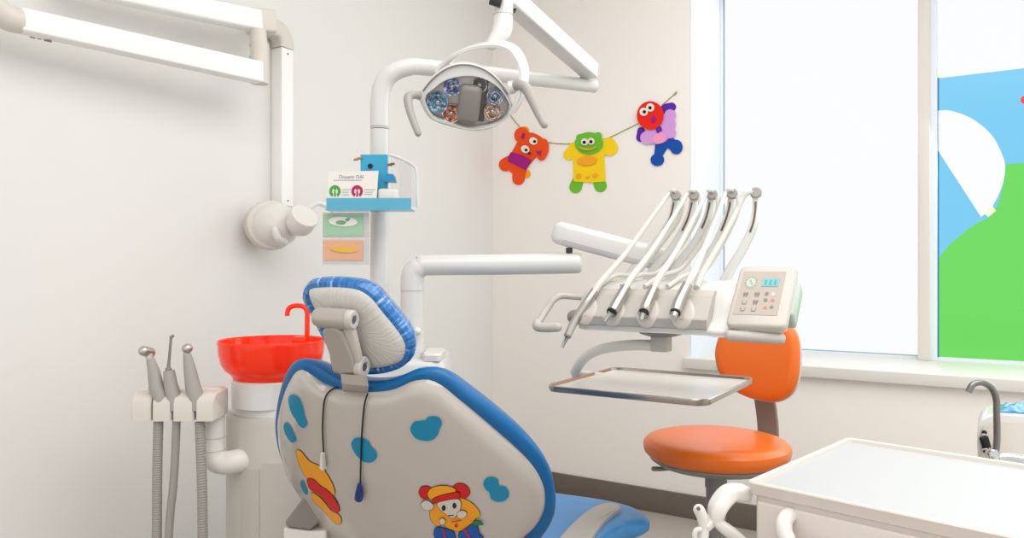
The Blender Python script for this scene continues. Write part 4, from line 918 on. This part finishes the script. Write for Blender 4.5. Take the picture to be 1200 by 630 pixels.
bl = [[hit(x, y, o) for x, y in ((400, 458.5), (431, 461.5))] for o in (.004,)]
q0, q1 = at(399, 438, 1.435), at(428, 440, 1.425); q2, q3 = hit(431, 461, .003), hit(402, 458.5, .003)
q2m, q3m = at(430, 452, 1.43), at(400.5, 449, 1.44)
b.rings([[q0, q1, q1+CFt*.006, q0+CFt*.006], [q3m, q2m, q2m+CFt*.006, q3m+CFt*.006], [q3, q2, q2+CFt*.004, q3+CFt*.004]]); b.build('mounting_blade', bracket_m, chair)
# seat, foot mat, arm, base
SZ = .41
seat_px = [(616, 571), (650, 574.5), (700, 581), (735, 588), (754, 596), (762, 604), (752, 610), (735, 613), (718, 622), (702, 636), (692, 655)]
SO = [onZ(x, y, SZ).to_2d() for x, y in seat_px]
bk = cs(0, -.56, 0)
L_ = lambda f, w: (bk+CFt*f+CW*w).to_2d()
SO += [L_(.13, .2), L_(.10, .14), L_(.09, 0), L_(.10, -.14), L_(.2, -.2), L_(.45, -.2)]
SO = resample(spline(SO, 5, True), 110)
b = MB(); b.pillow(SO, lambda x, y, n: V((x, y, SZ+n)), [(.03, -.052), (.01, -.048), (.002, -.038), (0, -.026), (.003, -.014), (.012, -.004), (.028, 0)]); b.build('seat_cushion', blue_seat, chair)
gm = [(636, 660), (655, 632), (668, 617), (680, 606), (692, 597), (703, 592), (714, 590), (724, 592), (727, 596), (718, 602), (708, 611), (698, 624), (690, 636), (682, 652), (668, 668)]
GO = resample(spline([onZ(x, y, SZ+.008).to_2d() for x, y in gm], 4, True), 80)
b = MB(); b.pillow(GO, lambda x, y, n: V((x, y, SZ+n)), [(.004, -.006), (0, -.004), (0, .010), (.002, .012), (.006, .0125)]); b.build('foot_mat', gray_pl, chair)
b = MB(); P = [V(p) for p in rrect(.34, .62, .08, 6)]
cbase = plan(.02, 2.02, 0)
b.rings([[cbase+CW*p.x+CFt*p.y+ZA*z for p in (inset(P, a) if a else P)] for a, z in ((0, 0), (0, .03), (.02, .05), (.08, .06))]); b.build('base_plate', white_pl, chair)
b = MB(); P = [V(p) for p in rrect(.24, .34, .06, 6)]; b.rings([[cbase+CW*p.x+CFt*p.y+ZA*z for p in P] for z in (.05, .34)]); b.build('lift_column', white_pl, chair)
b = MB(); b.bar(cs(0, -.3, -.07), cs(0, -.52, -.06), .1, .03, CN, .006); b.bar(cs(0, -.5, -.06), cbase+ZA*.3-CFt*.05, .12, .03, ZA, .006); b.build('back_support', bracket_m, chair)
# left armrest
AD = 1.74
b = MB(); b.prism([at(356, 582, AD), at(334, 611, AD), at(335, 617, AD), at(364, 621, AD), at(376, 609, AD+.02), at(392, 590, AD+.02)], CF*.06); o = b.build('armrest_pad', gray_dk, chair); md = o.modifiers.new('bevel', 'BEVEL'); md.width = .004; md.segments = 2
b = MB(); b.prism([at(332, 618, AD+.005), at(365, 622, AD+.005), at(382, 622, AD+.005), at(382, 700, AD+.005), at(332, 700, AD+.005)], CF*.05); o = b.build('armrest_support', white_pl, chair); md = o.modifiers.new('bevel', 'BEVEL'); md.width = .005; md.segments = 2

# ------------------------------------------------------------------ stool
SC = plan((839-600)/FPX*2.15, 2.15, 0)
st = thing('dentist_stool', SC, 'orange vinyl dentist stool with backrest and gray column', 'stool')
ztop = 1.1-198*2.15/FPX
b = MB(); b.lathe([(.0, -.056), (.17, -.056), (.19, -.052), (.202, -.04), (.2055, -.027), (.204, -.014), (.194, -.004), (.178, .0005), (.15, .001), (.0, -.001)], SC+ZA*ztop, n=64); b.build('seat', orange_vinyl, st)
b = MB(); b.lathe([(.03, -.098), (.06, -.092), (.12, -.085), (.168, -.072), (.186, -.06), (.186, -.054), (.1, -.054)], SC+ZA*ztop, n=48); b.build('seat_pan', sub_gray, st)
b = MB(); b.tube([SC+ZA*(ztop-.09), SC+ZA*(ztop-.14)], .031, 20); b.tube([SC+ZA*(ztop-.14), SC+ZA*(.33)], .028, 20); b.tube([SC+ZA*.34, SC+ZA*.09], .021, 20); b.lathe([(.045, .10), (.05, .07), (.045, .05)], SC); b.build('gas_column', sub_gray, st)
b = MB(); b.tube(spline([SC+ZA*(ztop-.085)+CR*-.1, at(778, 549, 2.12), at(766, 549, 2.1)], 4), [.004, .006, .007], 10, rnd=True); b.build('lever', gray_dk, st)
for k in range(5):
    a = 2*math.pi*k/5+.3; dv = V((math.cos(a), math.sin(a), 0))
    b = MB(); b.bar(SC+dv*.03+ZA*.085, SC+dv*.27+ZA*.068, .04, .03, ZA, .006, .028, .02); lg = b.build('base_leg', sub_gray, st)
    b = MB(); sdv = dv.cross(ZA); c = SC+dv*.265+ZA*.026
    b.lathe([(.0, -.012), (.02, -.012), (.026, -.008), (.026, .008), (.02, .012), (.0, .012)], c, sdv, 18); b.tube([c+ZA*.02, c+ZA*.045], .008, 10); b.build('caster', black_m, lg)
# backrest
bdir = plan(.68, .73, 0).normalized()
BR = SC+bdir*.225
bcz = 1.1-(424-315)*2.31/FPX
bcen = at(887, 424, 2.33)
bn = -bdir; bu = (CR*.86+CF*-.5); bu = (bu-bn*bu.dot(bn)).normalized(); bn = (bn+ZA*.08).normalized(); bvv = (ZA-bn*ZA.dot(bn)).normalized()
def bs(w, t, n): return bcen+bu*w+bvv*t+bn*(n+.9*w*w)
def bproj(px, py):
    r = ray(px, py); l = (bcen-CAM).dot(bn)/r.dot(bn)
    for _ in range(30):
        def g(l):
            q = CAM+r*l-bcen; w = q.dot(bu); return q.dot(bn)-.9*w*w
        v = g(l); dv = (g(l+1e-4)-v)/1e-4; l -= max(-.1, min(.1, v/dv))
    q = CAM+r*l-bcen; return V((q.dot(bu), q.dot(bvv)))
bo_ = [(836, 412), (839, 398), (845, 387), (858, 380), (885, 377), (912, 377.5), (926, 383), (933, 397), (934.5, 418), (933, 440), (927, 458), (914, 468.5), (899, 470.5), (876, 466), (855, 455), (841, 437), (837, 424)]
Bo = resample(spline([bproj(*p) for p in bo_], 6, True), 90)
b = MB(); b.pillow(Bo, bs, [(.03, -.03), (.0, -.028), (0, -.012), (.004, -.002), (.012, .006), (.025, .010), (.04, .012)], dome1=.004); b.build('backrest', orange_vinyl, st)
b = MB(); b.pillow(Bo, bs, [(.03, -.05), (.012, -.046), (.002, -.038), (-.003, -.028), (-.002, -.02), (.006, -.018)]); b.build('backrest_shell', warm_pl, st)
b = MB(); f0 = bs(.02, -.03, -.055); f1 = SC+bdir*.20+ZA*(ztop-.075); f2 = SC+bdir*.08+ZA*(ztop-.09)
kk = spline([bs(.012, .03, -.056), at(896, 460, 2.385), at(898, 480, 2.385), at(900, 500, 2.38), at(900, 518, 2.37), at(896, 530, 2.34), SC+bdir*.17+CR*.02+ZA*(ztop-.085), SC+bdir*.06+ZA*(ztop-.09)], 5)
R = []
for i, p in enumerate(kk):
    t = (kk[min(i+1, len(kk)-1)]-kk[max(i-1, 0)]).normalized(); sd = bu; sd = (sd-t*sd.dot(t)).normalized(); u = t.cross(sd)
    R.append([p+sd*x+u*y for x, y in rrect(.068, .014, .005, 3)])
b.rings(R); b.build('backrest_bracket', stool_br, st)

# ------------------------------------------------------------------ cart
CZ = .78
c0 = onZ(873.5, 563, CZ); c1 = onZ(993.3, 511.7, CZ)
ev = (c1-c0); ev.z = 0; cl = ev.length; ev.normalize(); eu = V((ev.y, -ev.x, 0)); cw = .62
cart = thing('treatment_cart', (c0+c1)/2+eu*cw/2-ZA*CZ, 'white treatment cart with a raised rim top, in the right foreground', 'cart')
def cp(u, v, z): p = c0+eu*u+ev*v; return V((p.x, p.y, z))
P = [V((x+cw/2, y+cl/2)) for x, y in rrect(cw, cl, .012, 4)]
def cring(a, z): return [cp(p.x, p.y, z) for p in (inset(P, a) if a else P)]
b = MB(); b.rings([cring(.009, CZ-.021), cring(.004, CZ-.0185), cring(.001, CZ-.006), cring(0, CZ-.002), cring(.0015, CZ), cring(.006, CZ+.0003), cring(.0085, CZ-.001), cring(.0105, CZ-.007)], cap0=True, cap1=False); b.build('rim', cart_m, cart)
b = MB(); b.rings([cring(.0102, CZ-.012), cring(.0102, CZ-.0065), cring(.0118, CZ-.0065)]); b.build('top_plate', cart_top, cart)
P2 = [V((x+cw/2, y+cl/2)) for x, y in rrect(cw-.018, cl-.018, .012, 4)]
b = MB(); b.rings([[cp(p.x, p.y, z) for p in P2] for z in (.09, CZ-.02)]); b.build('cabinet', cart_m, cart)
for k, (z0, z1) in enumerate(((.56, CZ-.028), (.34, .55), (.11, .33))):
    b = MB(); b.obox(cp(cw/2, .008, (z0+z1)/2), (cw-.03, .008, z1-z0), eu, ev, ZA, .004); dw = b.build('drawer', cart_m, cart)
    b = MB(); zc = z1-.02 if k else onY(922, 615, c0.y).z
    zc = z1-.002 if k == 0 else z1-.01
    hh = spline([cp(.066, .006, zc-.008), cp(.066, -.006, zc-.010), cp(.068, -.018, zc-.018), cp(.076, -.024, zc-.032), cp(.10, -.027, zc-.043), cp(.30, -.036, zc-.044), cp(.50, -.036, zc-.042), cp(.53, -.034, zc-.034), cp(.538, -.027, zc-.016), cp(.54, .008, zc-.004)], 6)
    b.tube(hh, .0115, 14); b.build('drawer_handle', white_pl, dw)
# side bracket on the left face of the cart
SBD = 1.15
b = MB()
lp = spline([at(873, 577, 1.16), at(858, 577, 1.15), at(849, 583, 1.14), at(841, 595, 1.13), at(839, 607, 1.13), at(846, 616, 1.13), at(860, 626, 1.14), at(876, 640, 1.15)], 6)
R = []
for i, p in enumerate(lp):
    t = (lp[min(i+1, len(lp)-1)]-lp[max(i-1, 0)]).normalized(); sd = CF; sd = (sd-t*sd.dot(t)).normalized(); u = t.cross(sd); f = i/(len(lp)-1)
    hgt = .022 if f < .45 else .022-.006*min(1, (f-.45)/.2)
    R.append([p+sd*x+u*y for x, y in rrect(.034, hgt, .006, 3)])
b.rings(R); b.build('side_loop', white_pl, cart)
b = MB(); b.tube(spline([at(819, 597, 1.12), at(823, 606, 1.12), at(825, 618, 1.12), at(824, 640, 1.12), at(838, 652, 1.14)], 5), [.0085, .0085, .008, .009, .009], 14, rnd=True); b.tube(spline([at(822, 620, 1.11), at(816, 621, 1.11), at(814, 628, 1.11), at(817, 636, 1.11), at(824, 638, 1.11)], 5), .004, 10); b.bar(at(836, 607, 1.13), at(824, 618, 1.12), .02, .012, ZA, .003); b.build('side_lever', white_pl, cart)
b = MB(); b.tube([at(818.5, 595.5, 1.108), at(818.5, 595.5, 1.115)], .003, 10); b.build('lever_hole', slot_m, cart)
for u in (.05, cw-.05):
    for v in (.05, cl-.05):
        b = MB(); c = cp(u, v, .035); b.lathe([(.0, -.014), (.028, -.014), (.035, -.009), (.035, .009), (.028, .014), (.0, .014)], c, eu, 20); b.tube([c+ZA*.03, c+ZA*.06], .012, 12); b.build('caster', gray_dk, cart)

# ------------------------------------------------------------------ sink corner behind the cart
KD = 1.72
sz = .665
sk0 = plan(1.2, 1.72, 0)
base = at(1163, 560, KD)
sink = thing('sink_cabinet', V((base.x+.28, base.y+.02, 0)), 'low white sink cabinet behind the cart, mostly hidden', 'cabinet')
bx0 = V((base.x-.015, base.y-.05, 0)); bx1 = V((base.x+.62, base.y+.26, 0))
zsk = at(1163, 550, KD).z
b = MB(); b.aabb((bx0.x, bx0.y, 0), (bx1.x, bx1.y, zsk-.03), .004); b.build('cabinet_body', white_pl, sink)
b = MB(); b.aabb((bx0.x-.004, bx0.y-.006, zsk-.03), (bx1.x+.012, bx1.y+.004, zsk), .006); b.build('countertop', white_gl, sink)
for k in range(2):
    b = MB(); x0 = bx0.x+.01+k*.355; b.aabb((x0, bx0.y-.014, .06), (x0+.345, bx0.y, zsk-.04), .004); dd = b.build('cabinet_door', white_pl, sink)
    b = MB(); b.tube([V((x0+(.30 if k == 0 else .04), bx0.y-.026, zsk-.14)), V((x0+(.30 if k == 0 else .04), bx0.y-.026, zsk-.26))], .006, 10); b.build('door_handle', steel, dd)
tapb = V((base.x, base.y, zsk))
tap = thing('sink_tap', tapb, 'brushed steel gooseneck tap beside the white box, behind the cart', 'tap')
D = KD
b = MB(); b.tube(spline([tapb, at(1168, 520, D), at(1168, 485, D), at(1167.5, 468, D), at(1163, 456, D), at(1155, 449.5, D), at(1147, 448, D), at(1139.5, 451, D), at(1134.5, 459, D)], 7), .0072, 14); b.build('gooseneck', tap_m, tap)
b = MB(); b.lathe([(.02, 0), (.02, .006), (.015, .012), (.0145, .04), (.010, .048)], tapb); b.build('tap_base', chrome, tap)
b = MB(); b.tube(spline([tapb+ZA*.022, tapb+ZA*.028+CR*.03, tapb+ZA*.02+CR*.075-CF*.01], 5), [.010, .0125, .016], 14, rnd=True); b.build('lever', chrome, tap)
bxp = at(1180, 546, KD+.12); bxp.z = zsk
disp = thing('sterilizer_box', bxp, 'white rounded box with a dark clip, behind the tap', 'box')
D2 = KD+.07
pr = [(1146, 545), (1145, 515), (1146, 500), (1150, 491), (1158, 486), (1172, 483.5), (1230, 487), (1290, 493), (1300, 510), (1300, 545)]
def dz(p): q = at(p[0], p[1], D2); q.z = max(q.z, zsk+.001); return q
b = MB(); b.prism([dz(p) for p in pr], YA*.14); o = b.build('box_shell', white_gl, disp); md = o.modifiers.new('bevel', 'BEVEL'); md.width = .006; md.segments = 3
pr2 = [(1150, 543), (1150, 515), (1152, 502), (1157, 497), (1172, 495), (1230, 498), (1290, 504), (1292, 543)]
b = MB(); b.prism([at(x, y, D2-.003) for x, y in pr2], CF*.002); b.build('front_panel', warm_pl, disp)
D3 = KD-.02
cl_ = thing('black_clip', at(1157, 530, D2-.012), 'black clip handle held against the white box, left of the tap', 'clip')
b = MB(); b.bar(at(1152.5, 511, D2-.014), at(1158, 530, D2-.014), .018, .012, CF, .003); b.ball(at(1153.5, 506.5, D2-.012), .0055); b.build('clip_grip', black_m, cl_)
b = MB(); b.bar(at(1150, 526.5, D2-.018), at(1163, 524.5, D2-.018), .004, .005, CF, .001); b.bar(at(1151, 508, D2-.016), at(1157, 509, D2-.016), .003, .003, CF); b.build('clip_band', steel, cl_)
tl = thing('blue_cloth', at(1210, 485, D2+.05), 'crumpled blue plastic wrapped cloth on top of the white box', 'cloth')
b = MB(); R = []
nx, ny = 26, 10
VV = []
for i in range(nx+1):
    row = []
    for j in range(ny+1):
        u, v = i/nx, j/ny; p = at(1172+u*75, 484+u*5.5, D2)+YA*(.005+v*.12); e = min(u*6, 1)*min((1-u)*6, 1)*min(v*4, 1)*min((1-v)*4, 1)
        p.z += .003+.017*e*(.55+.45*math.sin(u*23+v*3)*math.cos(v*11+u*4)); row.append(b.bm.verts.new(p))
    VV.append(row)
for i in range(nx):
    for j in range(ny): b.face((VV[i][j], VV[i+1][j], VV[i+1][j+1], VV[i][j+1]))
cloth_m = mat('wrapped_blue_cloth', (38, 150, 206), .25, bump=.3, bscale=60, var=34, coat=.5)
o = b.build('cloth_sheet', cloth_m, tl); md = o.modifiers.new('solid', 'SOLIDIFY'); md.thickness = .003

# ------------------------------------------------------------------ light
w = bpy.data.worlds.new('world'); S.world = w; w.use_nodes = True
w.node_tree.nodes['Background'].inputs[0].default_value = (1, .99, .972, 1); w.node_tree.nodes['Background'].inputs[1].default_value = 1.13
def area(name, loc, tgt, sx, sy, power, col=(1, 1, 1)):
    l = bpy.data.lights.new(name, 'AREA'); l.shape = 'RECTANGLE'; l.size = sx; l.size_y = sy; l.energy = power; l.color = col
    o = bpy.data.objects.new(name, l); COL.objects.link(o); o.location = loc; o.rotation_euler = (V(tgt)-V(loc)).to_track_quat('-Z', 'Y').to_euler(); return o
area('ceiling_panel_light', (.45, 1.0, 2.73), (.45, 1.0, 0), 2.8, 3.2, 70, (1, .992, .98))
area('window_daylight', (.1, 3.6, 1.6), (-.6, 1.0, .9), 2.2, 1.6, 22, (.95, .98, 1))

# ------------------------------------------------------------------ camera
cam = bpy.data.cameras.new('camera'); cam.sensor_width = 36; cam.lens = FPX/1200*36; cam.clip_start = .05
co = bpy.data.objects.new('camera', cam); COL.objects.link(co); co.location = CAM; co.rotation_euler = (math.pi/2, 0, YAW)
S.camera = co
S.view_settings.view_transform = 'Standard'; S.view_settings.look = 'None'; S.view_settings.exposure = 0
S.cycles.max_bounces = 8; S.cycles.transparent_max_bounces = 12
